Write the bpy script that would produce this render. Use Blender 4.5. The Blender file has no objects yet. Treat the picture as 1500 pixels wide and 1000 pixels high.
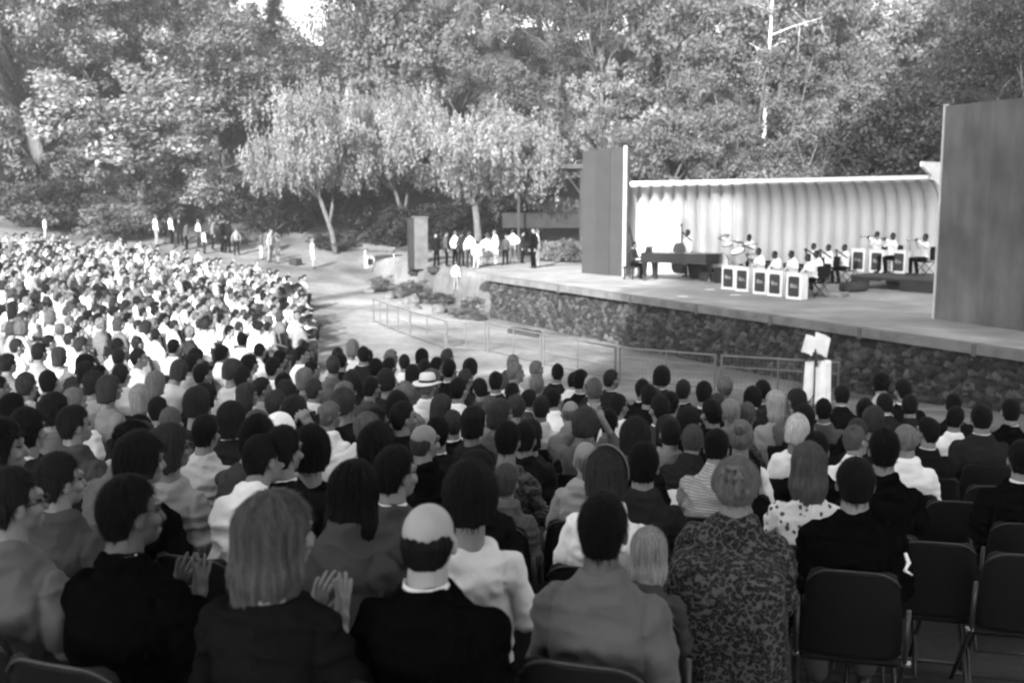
import bpy, math, random
import numpy as np
from mathutils import Vector, Matrix, noise
from math import sin, cos, pi, radians, hypot, atan2, sqrt, exp
sc = bpy.context.scene
COL = sc.collection
RNG = random.Random(11)
NP = np.random.default_rng(5)

# ------------------------------------------------------------------ camera model (photo measured as 1500 x 1000)
FPX, YH, EYE = 1550.0, 285.0, 4.6
PITCH = math.atan((500 - YH) / FPX)
SP, CP = sin(PITCH), cos(PITCH)

def ray(px, py):
    x = (px - 750) / FPX; y = (500 - py) / FPX
    return Vector((x, CP + SP * y, -SP + CP * y))

def P(px, py, z):
    d = ray(px, py); t = (z - EYE) / d.z
    return Vector((d.x * t, d.y * t, z))

def AT(px, py, Y):
    d = ray(px, py); t = Y / d.y
    return Vector((d.x * t, Y, EYE + d.z * t))

def proj(p):
    x, y, z = p[0], p[1], p[2] - EYE
    w = y * CP - z * SP; u = y * SP + z * CP
    return 750 + FPX * x / w, 500 - FPX * u / w

# ------------------------------------------------------------------ terrain
def sst(a, b, x):
    t = min(1, max(0, (x - a) / (b - a))); return t * t * (3 - 2 * t)

def softp(x, k=1.5):
    return math.log1p(exp(min(40, x / k))) * k if x / k < 40 else x

FA, FD = Vector((-.75, 39.8)), Vector((9.95, 20.6))          # stage front edge, far and near end
FT = (FD - FA).normalized(); FN = Vector((FT.y, -FT.x))        # along the edge; towards the audience
TB = Vector((-6.0, 50.0)); TT = (TB - FA).normalized(); TN = Vector((TT.y, -TT.x))
if FN.x > 0: FN = -FN
if TN.x < 0: TN = -TN

def terrain(x, y):
    r = hypot(x - 8, y - 38)
    h = .115 * softp(min(r, 44) - 15)
    h -= .19 * exp(-((r - 31) / 3.6) ** 2)
    yl = 60 - .55 * max(0, x)
    h += .34 * softp(min(y - yl, 46), 2.5) + .22 * softp(-x - 34, 3)
    h += .03 * noise.noise(Vector((x * .5, y * .5, 0))) * (1 if y > 14 else .4)
    s1 = (Vector((x, y)) - FA).dot(TN); s2 = -(Vector((x, y)) - FA).dot(FN) - .9
    s1 += .5 * noise.noise(Vector((x * .6, y * .6, 3)))
    tz = 1.56 * sst(-1.3, 1.5, s1) * sst(0, .4, s2)
    return max(h, tz) if tz > .02 else h

def hit(px, py, up):
    d = ray(px, py); t = 1.2; prev = None
    while t < 160:
        p = Vector((0, 0, EYE)) + d * t
        g = p.z - (terrain(p.x, p.y) + up)
        if g < 0:
            lo, hi = t - .25, t
            for _ in range(14):
                m = (lo + hi) / 2; q = Vector((0, 0, EYE)) + d * m
                if q.z - (terrain(q.x, q.y) + up) < 0: hi = m
                else: lo = m
            q = Vector((0, 0, EYE)) + d * hi
            return Vector((q.x, q.y, terrain(q.x, q.y)))
        t += .25
    return None

# ------------------------------------------------------------------ materials (the photograph is black and white: every colour is a grey)
def nn(nt, t, **k):
    n = nt.nodes.new(t)
    for a, b in k.items(): setattr(n, a, b)
    return n

MATS = {}
def mat(name, v, rough=.85, spec=.25, var=.15, vscale=3.0, bump=0, bscale=40, stretch=None, coord='Object', metallic=0, sheen=0, trans=0, var2=0, v2scale=.6):
    if name in MATS: return MATS[name]
    m = bpy.data.materials.new(name); m.use_nodes = True; nt = m.node_tree
    b = nt.nodes['Principled BSDF']; L = nt.links.new
    b.inputs['Roughness'].default_value = rough; b.inputs['Specular IOR Level'].default_value = spec
    b.inputs['Metallic'].default_value = metallic
    if sheen: b.inputs['Sheen Weight'].default_value = sheen
    tc = nn(nt, 'ShaderNodeTexCoord'); src = tc.outputs[coord]
    if stretch:
        mp = nn(nt, 'ShaderNodeMapping'); mp.inputs['Scale'].default_value = stretch; L(src, mp.inputs[0]); src = mp.outputs[0]
    ns = nn(nt, 'ShaderNodeTexNoise'); ns.inputs['Scale'].default_value = vscale; ns.inputs['Detail'].default_value = 5; L(src, ns.inputs['Vector'])
    mr = nn(nt, 'ShaderNodeMapRange'); mr.inputs['From Min'].default_value = .3; mr.inputs['From Max'].default_value = .7
    mr.inputs['To Min'].default_value = v * (1 - var); mr.inputs['To Max'].default_value = v * (1 + var); L(ns.outputs['Fac'], mr.inputs['Value'])
    out = mr.outputs[0]
    if var2:
        n2 = nn(nt, 'ShaderNodeTexNoise'); n2.inputs['Scale'].default_value = v2scale; n2.inputs['Detail'].default_value = 3; L(tc.outputs[coord], n2.inputs['Vector'])
        m2 = nn(nt, 'ShaderNodeMapRange'); m2.inputs['From Min'].default_value = .35; m2.inputs['From Max'].default_value = .65
        m2.inputs['To Min'].default_value = 1 - var2; m2.inputs['To Max'].default_value = 1 + var2; L(n2.outputs['Fac'], m2.inputs['Value'])
        mu = nn(nt, 'ShaderNodeMath', operation='MULTIPLY'); L(out, mu.inputs[0]); L(m2.outputs[0], mu.inputs[1]); out = mu.outputs[0]
    L(out, b.inputs['Base Color'])
    if bump:
        nb = nn(nt, 'ShaderNodeTexNoise'); nb.inputs['Scale'].default_value = bscale; nb.inputs['Detail'].default_value = 4; L(src, nb.inputs['Vector'])
        bp = nn(nt, 'ShaderNodeBump'); bp.inputs['Strength'].default_value = bump; bp.inputs['Distance'].default_value = .02
        L(nb.outputs['Fac'], bp.inputs['Height']); L(bp.outputs[0], b.inputs['Normal'])
    if trans:
        tr = nn(nt, 'ShaderNodeBsdfTranslucent'); L(out, tr.inputs['Color'])
        mx = nn(nt, 'ShaderNodeMixShader'); mx.inputs[0].default_value = trans
        o = nt.nodes['Material Output']; L(b.outputs[0], mx.inputs[1]); L(tr.outputs[0], mx.inputs[2]); L(mx.outputs[0], o.inputs['Surface'])
    MATS[name] = m
    return m

CL = [.0022, .007, .018, .05, .09, .15, .26, .42, .6, .8]
HR = [.0025, .006, .015, .035, .07, .13, .22, .36, .55, .75]
def cloth(t): return mat('cloth_grey_%d' % t, CL[t], .95, .12 if t > 4 else 0, .12, 4, .35, 14, sheen=.1 if t > 3 else 0)
def hairm(t): return mat('hair_grey_%d' % t, HR[t], .6, .3 if t > 3 else .1, .36, 10, .9, 30, stretch=(7, 7, .7))
def skin(t): return mat('skin_grey_%d' % t, [.03, .07, .17, .27][t], .6, .3, .1, 12, .1, 60)

def pattern(kind):
    if kind in MATS: return MATS[kind]
    m = bpy.data.materials.new('cloth_' + kind); m.use_nodes = True; nt = m.node_tree; b = nt.nodes['Principled BSDF']; L = nt.links.new
    b.inputs['Roughness'].default_value = .95; b.inputs['Specular IOR Level'].default_value = .15
    tc = nn(nt, 'ShaderNodeTexCoord'); cr = nn(nt, 'ShaderNodeValToRGB')
    if kind in ('leopard', 'spotted'):
        nz = nn(nt, 'ShaderNodeTexNoise'); nz.inputs['Scale'].default_value = 14
        mx = nn(nt, 'ShaderNodeMix', data_type='VECTOR'); mx.inputs[0].default_value = .05 if kind == 'leopard' else .03
        L(tc.outputs['Object'], nz.inputs['Vector']); L(tc.outputs['Object'], mx.inputs[4]); L(nz.outputs['Color'], mx.inputs[5])
        vo = nn(nt, 'ShaderNodeTexVoronoi'); vo.inputs['Scale'].default_value = 60 if kind == 'leopard' else 24; L(mx.outputs[1], vo.inputs['Vector'])
        L(vo.outputs['Distance'], cr.inputs[0]); e = cr.color_ramp.elements
        if kind == 'leopard':
            e[0].position = .0; e[0].color = (.05, .05, .05, 1); e[1].position = .22; e[1].color = (.035, .035, .035, 1)
            for p, v in ((.3, .006), (.48, .006), (.58, .05), (.8, .085)):
                q = e.new(p); q.color = (v, v, v, 1)
        else:
            e[0].position = .25; e[0].color = (.06, .06, .06, 1); e[1].position = .34; e[1].color = (.62, .62, .62, 1)
    else:
        wv = nn(nt, 'ShaderNodeTexWave'); wv.bands_direction = 'Z'; wv.inputs['Scale'].default_value = 19; wv.inputs['Distortion'].default_value = 2.2; wv.inputs['Detail Scale'].default_value = 1.5
        L(tc.outputs['Object'], wv.inputs['Vector']); L(wv.outputs['Fac'], cr.inputs[0]); e = cr.color_ramp.elements
        a, c = (.22, .38) if kind == 'striped' else (.02, .07)
        e[0].position = .2; e[0].color = (a, a, a, 1); e[1].position = .8; e[1].color = (c, c, c, 1)
        if kind == 'patterned':
            wv.wave_type = 'RINGS'; wv.inputs['Distortion'].default_value = 14; wv.inputs['Scale'].default_value = 7
    L(cr.outputs[0], b.inputs['Base Color'])
    MATS[kind] = m
    return m

# ------------------------------------------------------------------ mesh builder
class MB:
    def __init__(s): s.v = []; s.f = []; s.m = []
    def add(s, vs, fs, m=0):
        o = len(s.v); s.v.extend([tuple(p) for p in vs]); s.f.extend([tuple(i + o for i in f) for f in fs]); s.m.extend([m] * len(fs)); return s
    def box(s, c, size, rz=0, M=None, m=0, bev=0):
        x, y, z = [a / 2 for a in size]; R = M if M is not None else Matrix.Rotation(rz, 4, 'Z')
        vs = [Vector(c) + R.to_3x3() @ Vector((i * x, j * y, k * z)) for i in (-1, 1) for j in (-1, 1) for k in (-1, 1)]
        return s.add(vs, [(0, 1, 3, 2), (4, 6, 7, 5), (0, 4, 5, 1), (2, 3, 7, 6), (0, 2, 6, 4), (1, 5, 7, 3)], m)
    def rings(s, rs, m=0, cap=True):
        n = len(rs[0]); vs = [p for r in rs for p in r]; fs = []
        for i in range(len(rs) - 1):
            for j in range(n): fs.append((i * n + j, i * n + (j + 1) % n, (i + 1) * n + (j + 1) % n, (i + 1) * n + j))
        if cap: fs.append(tuple(range(n))[::-1]); fs.append(tuple((len(rs) - 1) * n + j for j in range(n)))
        return s.add(vs, fs, m)
    def tube(s, pts, rad, seg=8, m=0, cap=True):
        pts = [Vector(p) for p in pts]; rs = []
        if not hasattr(rad, '__len__'): rad = [rad] * len(pts)
        up = Vector((0, 0, 1))
        for i, p in enumerate(pts):
            t = (pts[min(i + 1, len(pts) - 1)] - pts[max(i - 1, 0)]).normalized()
            a = t.cross(up)
            if a.length < .05: a = t.cross(Vector((1, 0, 0)))
            a.normalize(); b = a.cross(t)
            rs.append([p + rad[i] * (cos(k * 2 * pi / seg) * a + sin(k * 2 * pi / seg) * b) for k in range(seg)])
        return s.rings(rs, m, cap)
    def ell(s, c, r, R=None, seg=12, rg=8, m=0):
        c = Vector(c); R = R.to_3x3() if R is not None else Matrix.Identity(3); vs = [c + R @ Vector((0, 0, -r[2]))]; fs = []
        for i in range(1, rg):
            a = -pi / 2 + pi * i / rg
            for k in range(seg):
                t = 2 * pi * k / seg; vs.append(c + R @ Vector((r[0] * cos(a) * cos(t), r[1] * cos(a) * sin(t), r[2] * sin(a))))
        vs.append(c + R @ Vector((0, 0, r[2]))); n = len(vs) - 1
        for k in range(seg):
            fs.append((0, 1 + (k + 1) % seg, 1 + k)); fs.append((n, n - seg + k, n - seg + (k + 1) % seg))
            for i in range(rg - 2): fs.append((1 + i * seg + k, 1 + i * seg + (k + 1) % seg, 1 + (i + 1) * seg + (k + 1) % seg, 1 + (i + 1) * seg + k))
        return s.add(vs, fs, m)
    def cap_(s, a, ra, b, rb, seg=12, m=0):
        a, b = Vector(a), Vector(b); t = (b - a)
        if t.length < 1e-6: t = Vector((0, 0, 1))
        t.normalize(); u = t.cross(Vector((0, 0, 1)))
        if u.length < .05: u = t.cross(Vector((1, 0, 0)))
        u.normalize(); w = u.cross(t); rs = []
        for i in range(7):
            for (c, r, lo) in (((a, ra, 1), (b, rb, 0))[0 if i < 4 else 1],):
                pass
        for c, r, angs in ((a, ra, (-88, -60, -30, 0)), (b, rb, (0, 30, 60, 88))):
            for d in angs:
                q = radians(d); rs.append([c + t * (r * sin(q)) + r * cos(q) * (cos(k * 2 * pi / seg) * u + sin(k * 2 * pi / seg) * w) for k in range(seg)])
        return s.rings(rs, m)
    def prism(s, poly, z0, z1, m=0, M=None):
        n = len(poly); vs = [Vector((p[0], p[1], z0)) for p in poly] + [Vector((p[0], p[1], z1)) for p in poly]
        if M is not None: vs = [M @ v for v in vs]
        fs = [tuple(range(n))[::-1], tuple(range(n, 2 * n))] + [(i, (i + 1) % n, n + (i + 1) % n, n + i) for i in range(n)]
        return s.add(vs, fs, m)
    def mesh(s, name, mats=(), smooth=False):
        me = bpy.data.meshes.new(name); me.from_pydata(s.v, [], s.f)
        for q in mats: me.materials.append(q)
        if len(mats) > 1: me.polygons.foreach_set('material_index', s.m)
        if smooth: me.polygons.foreach_set('use_smooth', [True] * len(s.f))
        me.update(); return me
    def build(s, name, mats, parent=None, smooth=False, loc=None, **k):
        return ob(name, s.mesh(name, mats if isinstance(mats, (list, tuple)) else [mats], smooth), parent, loc, **k)

def ob(name, me, parent=None, loc=None, rz=0, mats=None, **props):
    o = bpy.data.objects.new(name, me); COL.objects.link(o)
    if parent is not None: o.parent = parent
    if loc is not None: o.location = loc
    if rz: o.rotation_euler = (0, 0, rz)
    if mats:
        for i, m in enumerate(mats):
            if i < len(o.material_slots): o.material_slots[i].link = 'OBJECT'; o.material_slots[i].material = m
    for a, b in props.items():
        if b is not None: o[a] = b
    return o

def thing(name, loc, rz=0, label=None, category=None, group=None):
    o = ob(name, None, None, loc, rz, label=label, category=category, group=group); o.empty_display_size = .2; return o

def fromnp(name, V, Fc, mats, mi=None, smooth=False):
    """V (n,3), Fc (m,k) arrays -> mesh, fast"""
    me = bpy.data.meshes.new(name); k = Fc.shape[1]
    me.vertices.add(len(V)); me.vertices.foreach_set('co', np.asarray(V, np.float32).ravel())
    me.loops.add(Fc.size); me.loops.foreach_set('vertex_index', Fc.astype(np.int32).ravel())
    me.polygons.add(len(Fc)); me.polygons.foreach_set('loop_start', np.arange(0, Fc.size, k, dtype=np.int32))
    if mi is not None: me.polygons.foreach_set('material_index', np.asarray(mi, np.int32))
    if smooth: me.polygons.foreach_set('use_smooth', np.ones(len(Fc), bool))
    for q in mats: me.materials.append(q)
    me.update(calc_edges=True); me.validate(); return me

def modded(mb, name, mods):
    o = bpy.data.objects.new(name, mb.mesh(name) if isinstance(mb, MB) else mb); COL.objects.link(o)
    for t, kw in mods:
        m = o.modifiers.new(t.lower(), t)
        for a, b in kw.items(): setattr(m, a, b)
    dg = bpy.context.evaluated_depsgraph_get(); me = bpy.data.meshes.new_from_object(o.evaluated_get(dg))
    me.name = name; bpy.data.objects.remove(o); return me
# ------------------------------------------------------------------ people
def hand(mb, wr, d, n, curl, spread=.12, s=1):
    """five-fingered hand: wr wrist, d towards the fingers, n back of the hand, s thumb side"""
    d = d.normalized(); n = (n - d * n.dot(d)).normalized(); sd = d.cross(n) * s
    mb.cap_(wr, .024, wr + d * .03, .026)
    for k in range(4): mb.cap_(wr + d * .02 + sd * (k - 1.5) * .012, .014, wr + d * .085 + sd * (k - 1.5) * .020, .0125, seg=8)
    for k, ln in enumerate((.068, .08, .074, .056)):
        a = wr + d * .088 + sd * (1.5 - k) * .021; dd = (d + sd * (1.5 - k) * spread).normalized(); ang = 0
        for j, q in enumerate((.42, .32, .26)):
            ang += curl * (.55 + .12 * k); e = a + (dd * cos(ang) - n * sin(ang)) * ln * q
            mb.cap_(a, .0098 - j * .0008, e, .009 - j * .0008, seg=8); a = e
    a = wr + d * .025 + sd * .026; e = a + (d * .6 + sd * .75 - n * .25).normalized() * .045
    mb.cap_(a, .014, e, .0115, seg=8); g = e + (d * .9 + sd * .25 - n * .3 * (1 + curl)).normalized() * .034; mb.cap_(e, .011, g, .0095, seg=8)

POSES = {  # torso lean (deg, + forwards), elbow, wrist, back-of-hand direction, curl; right hand side, mirrored unless given twice
    'lap': dict(lean=-6, el=(.19, -.06, .74), wr=(.10, .23, .64), n=(0, .1, 1), curl=.35),
    'forward': dict(lean=20, el=(.18, .27, .70), wr=(.07, .46, .70), n=(.3, .2, .9), curl=.45),
    'folded': dict(lean=-2, el=(.195, .04, .77), wr=(-.05, .20, .80), n=(.1, 1, .2), curl=.3),
    'clap': dict(lean=2, el=(.20, .05, .74), wr=(.045, .30, .84), n=(1, .1, .1), curl=.1),
    'raise': dict(lean=0, el=(.24, .22, .93), wr=(.07, .26, 1.20), n=(.8, -.3, .2), curl=.5),
    'sax': dict(lean=6, el=(.26, .06, .78), wr=(.06, .30, .72), el2=(-.25, .08, .80), wr2=(-.03, .28, .90), n=(.9, .3, .2), curl=.7),
    'bow': dict(lean=18, el=(.22, .22, .76), wr=(.06, .40, .72), el2=(-.22, .22, .80), wr2=(-.03, .40, .88), n=(.9, .3, .2), curl=.7),
    'horn': dict(lean=0, el=(.26, .13, .90), wr=(.05, .32, 1.10), n=(.8, .2, .3), curl=.8),
    'keys': dict(lean=6, el=(.25, .10, .72), wr=(.16, .40, .74), n=(0, .1, 1), curl=.35),
    'stand': dict(stand=1, lean=0, el=(.27, -.03, 1.12), wr=(.27, .05, .87), n=(1, 0, 0), curl=.45),
    'hips': dict(stand=1, lean=2, el=(.40, -.08, 1.14), wr=(.20, .06, 1.02), n=(.6, .6, .2), curl=.5),
    'bass': dict(stand=1, lean=2, el=(.30, .14, 1.14), wr=(.10, .34, 1.05), el2=(-.30, .15, 1.36), wr2=(-.08, .26, 1.56), n=(.8, .3, .2), curl=.8),
    'bend': dict(stand=1, lean=46, el=(.22, .55, 1.02), wr=(.15, .72, .82), n=(.5, .5, .5), curl=.3),
}

def frames(pose, yaw):
    p = POSES[pose]; hz = .93 if p.get('stand') else .52
    T = Matrix.Translation((0, 0, hz)) @ Matrix.Rotation(radians(-p['lean']), 4, 'X')
    H = T @ Matrix.Translation((0, .03, .70)) @ Matrix.Scale(.93, 4) @ Matrix.Rotation(yaw, 4, 'Z') @ Matrix.Rotation(radians(p['lean'] * .75), 4, 'X')
    return T, H

def arms(pose):
    p = POSES[pose]; T, _ = frames(pose, 0)
    out = []
    for s in (1, -1):
        if s < 0 and 'el2' in p: e, w = Vector(p['el2']), Vector(p['wr2'])
        else: e, w = Vector(p['el']), Vector(p['wr']); e.x *= s; w.x *= s
        if pose == 'folded' and s < 0: w.z -= .05; w.y += .02
        n = Vector(p['n']); n.x *= s
        out.append((s, T @ Vector((.138 * s, 0, .452)), e, w, n))
    return out

def legs(pose):
    if POSES[pose].get('stand'):
        return [(s, Vector((.09 * s, 0, .90)), Vector((.11 * s, .02, .50)), Vector((.13 * s, -.02, .09))) for s in (1, -1)]
    return [(s, Vector((.09 * s, -.01, .53)), Vector((.12 * s, .42, .51)), Vector((.11 * s, .37 + .05 * s, .09))) for s in (1, -1)]

def smooth_mesh(me):
    me.polygons.foreach_set('use_smooth', [True] * len(me.polygons)); return me

CACHE = {}
def body(pose, yi, hi):
    key = ('body', pose, yi, hi)
    if key in CACHE: return CACHE[key]
    yaw = radians(yi * 27); T, H = frames(pose, yaw); R = H.to_3x3(); mb = MB()
    def he(c, r, rx=0): mb.ell(H @ Vector(c), r, R @ Matrix.Rotation(rx, 3, 'X'), 20, 14)
    he((0, -.014, .028), (.0745, .094, .09)); he((0, .03, -.035), (.058, .062, .082)); he((0, .058, -.085), (.034, .032, .027))
    he((0, .082, .028), (.05, .016, .012)); he((0, .088, -.07), (.024, .012, .012))
    for s in (1, -1):
        he((.076 * s, -.004, -.012), (.011, .021, .034)); he((.045 * s, .06, -.03), (.022, .025, .02)); he((.032 * s, .079, .006), (.012, .010, .008))
    mb.cap_(H @ Vector((0, .09, .005)), .008, H @ Vector((0, .108, -.036)), .0135, seg=8)
    mb.cap_(T @ Vector((0, -.02, .53)), .062, H @ Vector((0, -.022, -.06)), .054)
    mb.rings([[T @ Vector((rx * cos(a), ry * sin(a), z)) for a in [k * 2 * pi / 20 for k in range(20)]] for z, rx, ry in
              ((-.1, .11, .08), (-.04, .135, .09), (.1, .12, .08), (.28, .13, .09), (.4, .135, .085), (.46, .115, .07), (.53, .06, .055))])
    for s, a, e, w, n in arms(pose):
        mb.cap_(a, .042, e, .031); mb.cap_(e, .031, w, .0245)
        hand(mb, w, (w - e) if pose not in ('clap', 'folded', 'lap') else {'clap': Vector((-.1 * s, .45, .9)), 'folded': Vector((-s, .1, 0)), 'lap': Vector((-.45 * s, .8, -.25))}[pose], n, POSES[pose]['curl'], s=-s if pose in ('lap', 'forward', 'keys') else s, spread=.34 if pose == 'clap' else .12)
    for s, a, k, f in legs(pose):
        mb.cap_(a, .074, k, .05); mb.cap_(k, .05, f, .034); mb.cap_(f + Vector((0, -.03, -.045)), .036, f + Vector((.02 * s, .15, -.055)), .03)
    me = modded(mb, 'body', [('REMESH', dict(mode='VOXEL', voxel_size=.0062)), ('SMOOTH', dict(factor=.4, iterations=2)), ('DECIMATE', dict(ratio=.34 if hi else .14))])
    me.materials.clear()
    for q in (skin(2), mat('eye_dark', .02, .3), mat('shoe_black', .015, .4), mat('lip_grey', .16, .6)): me.materials.append(q)
    Hi = H.inverted(); mi = []
    for f in me.polygons:
        c = f.center; h = Hi @ c; k = 0
        if c.z < .085: k = 2
        elif h.y > .06 and abs(abs(h.x) - .032) < .011 and abs(h.z - .006) < .005: k = 1
        elif h.y > .06 and abs(abs(h.x) - .034) < .018 and abs(h.z - .031) < .0035: k = 3
        elif h.y > .07 and abs(h.x) < .024 and abs(h.z + .071) < .009: k = 3
        mi.append(k)
    me.polygons.foreach_set('material_index', mi); smooth_mesh(me); CACHE[key] = me; return me

def wrinkle(me, amp, seed, zs=1.0):
    n = len(me.vertices); no = np.empty(n * 3, np.float32); me.vertices.foreach_get('normal', no); co = np.empty(n * 3, np.float32); me.vertices.foreach_get('co', co)
    no = no.reshape(-1, 3); co = co.reshape(-1, 3); d = np.empty(n); off = Vector((seed * 7.3, seed * 3.1, 0))
    for i, (x, y, z) in enumerate(co):
        a = noise.noise(Vector((x * 7, y * 7, z * 13 * zs)) + off); b = noise.noise(Vector((x * 4 + z * 5, y * 5, z * 5 - x * 3)) - off)
        c = noise.noise(Vector((x * 19 + z * 9, y * 19, z * 15 - x * 8)) + off)
        d[i] = amp * ((1 - 2.2 * abs(a)) * .55 + b * .9 + (.5 - 1.6 * abs(c)) * .22)
    d = np.clip(d, -.28 * amp, amp); co += no * d[:, None].astype(np.float32); me.vertices.foreach_set('co', co.ravel()); me.update()

def top(pose, kind, hi, seed=0):
    key = ('top', pose, kind, hi, seed)
    if key in CACHE: return CACHE[key]
    T, _ = frames(pose, 0); mb = MB(); st = POSES[pose].get('stand')
    W, D = {'jacket': (1.08, 1.14), 'shirt': (1.0, 1.05), 'blouse': (.9, .98)}[kind]
    g = 0 if kind != 'jacket' else .006
    zs = ((-.12 if kind == 'jacket' else -.05, .168, .122), (.0, .166, .12), (.12, .158, .115), (.28, .165, .126), (.38, .172, .122), (.44, .178, .108), (.485, .152, .092), (.515, .108, .08), (.535, .088, .072), (.56, .068, .064), (.585, .064, .062))
    mb.rings([[T @ Vector((rx * W * cos(a), ry * D * sin(a) - (.012 if z > .3 else 0), z)) for a in [k * 2 * pi / 28 for k in range(28)]] for z, rx, ry in zs[:(10 if kind != 'blouse' else 9)]])
    for s, a, e, w, n in arms(pose):
        a = a + (a - T @ Vector((0, 0, .475))) * ({'jacket': .1, 'shirt': 0, 'blouse': -.06}[kind])
        f = {'jacket': .93, 'shirt': 0, 'blouse': .55}[kind]
        if kind == 'shirt' and seed % 2: f = .9
        mb.cap_(a + Vector((0, 0, -.004)), .062 + g, e if f else a.lerp(e, .78), (.052 if kind != 'blouse' else .045) + g)
        if f: mb.cap_(e, .051 + g, e.lerp(w, f), .037 + g)
    if kind == 'jacket' or kind == 'shirt':   # turned-down collar
        mb.rings([[T @ Vector((r * cos(a), r * .95 * sin(a) - .012 + (.01 if sin(a) > 0 else 0), z - (.05 * max(0, sin(a)))) ) for a in [k * 2 * pi / 20 for k in range(20)]] for z, r in ((.515, .094), (.54, .087), (.575, .072), (.592, .066))])
    me = modded(mb, 'top', [('REMESH', dict(mode='VOXEL', voxel_size=.0095 if hi else .014)), ('SMOOTH', dict(factor=.5, iterations=5))])
    Ti = T.inverted(); wrinkle(me, (.03 if kind != 'jacket' else .024) * (1 if hi else .62), seed + len(pose) + len(kind))
    if hi:        # armhole and centre back seams
        n_ = len(me.vertices); co = np.empty(n_ * 3, np.float32); no = np.empty(n_ * 3, np.float32); me.vertices.foreach_get('co', co); me.vertices.foreach_get('normal', no); co = co.reshape(-1, 3); no = no.reshape(-1, 3)
        A = np.array(Ti); q = co @ A[:3, :3].T + A[:3, 3]
        s_ = np.where((q[:, 2] > .17) & (q[:, 2] < .5), .0075 * np.exp(-((np.abs(q[:, 0]) - .150 - .10 * np.maximum(0, .40 - q[:, 2])) / .007) ** 2), 0)
        if kind == 'jacket': s_ = s_ + np.where((q[:, 1] < 0) & (q[:, 2] < .5), .0035 * np.exp(-(q[:, 0] / .005) ** 2), 0)
        co -= no * s_[:, None].astype(np.float32); me.vertices.foreach_set('co', co.ravel()); me.update()
    me.materials.clear(); me.materials.append(cloth(5)); smooth_mesh(me); CACHE[key] = me; return me

def bottoms(pose, kind, hi=False):
    st = POSES[pose].get('stand'); key = ('bot', 'stand' if st else 'sit', kind)
    if key in CACHE: return CACHE[key]
    mb = MB(); hz = .93 if st else .52
    mb.ell((0, -.01, hz + .0), (.172, .128, .115), None, 20, 12)
    for s, a, k, f in legs(pose):
        if kind == 'trousers':
            mb.cap_(a, .088, k, .066); mb.cap_(k, .066, f + Vector((0, 0, .02)), .056)
        else:
            mb.cap_(a, .09, k + (Vector((0, 0, .05)) if st else Vector((0, 0, 0))), .075); mb.cap_(Vector((0, a.y, a.z)), .088, Vector((0, k.y, k.z + (.05 if st else 0))), .075)
    me = modded(mb, 'bottoms', [('REMESH', dict(mode='VOXEL', voxel_size=.018)), ('SMOOTH', dict(factor=.5, iterations=3))])
    wrinkle(me, .009, 3); me.materials.clear(); me.materials.append(cloth(1)); smooth_mesh(me); CACHE[key] = me; return me

def hsum(a, z, seed, fr):
    if (seed, fr) not in HSP:
        r = random.Random(seed); HSP[(seed, fr)] = [(int(fr * (.4 + 1.3 * r.random())), r.random() * 6.3, r.uniform(-14, 14), r.uniform(8, 40), r.random() * 6) for k in range(7)]
    return sum(sin(n * a + p1 + z * p2) * (.5 + .5 * sin(z * p3 + p4)) for n, p1, p2, p3, p4 in HSP[(seed, fr)]) / 3.2
HSP = {}

HAIR = {  # thickness, crown lift, nape z, side z, forehead z, puff low, back drop, lock amplitude, lock count, top start
    'short': dict(th=.007, up=.016, nape=-.072, side=.004, fore=.062, amp=.0035, fr=26),
    'crew': dict(th=.005, up=.008, nape=-.055, side=.014, fore=.07, amp=.002, fr=40),
    'bald': dict(th=.006, up=.0, nape=-.07, side=-.015, fore=.03, amp=.003, fr=24, top=.034),
    'bouffant': dict(th=.026, up=.036, nape=-.082, side=-.06, fore=.055, amp=.006, fr=16),
    'bob': dict(th=.020, up=.022, nape=-.115, side=-.10, fore=.055, amp=.006, fr=22, flare=.25),
    'long': dict(th=.021, up=.024, nape=-.20, side=-.175, fore=.055, amp=.009, fr=17, flare=.26),
    'updo': dict(th=.02, up=.03, nape=-.06, side=-.02, fore=.058, amp=.007, fr=14),
    'curly': dict(th=.017, up=.024, nape=-.075, side=-.03, fore=.055, amp=.011, fr=18),
    'scarf': dict(th=.022, up=.028, nape=-.10, side=-.10, fore=.05, amp=.004, fr=9),
}
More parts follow.
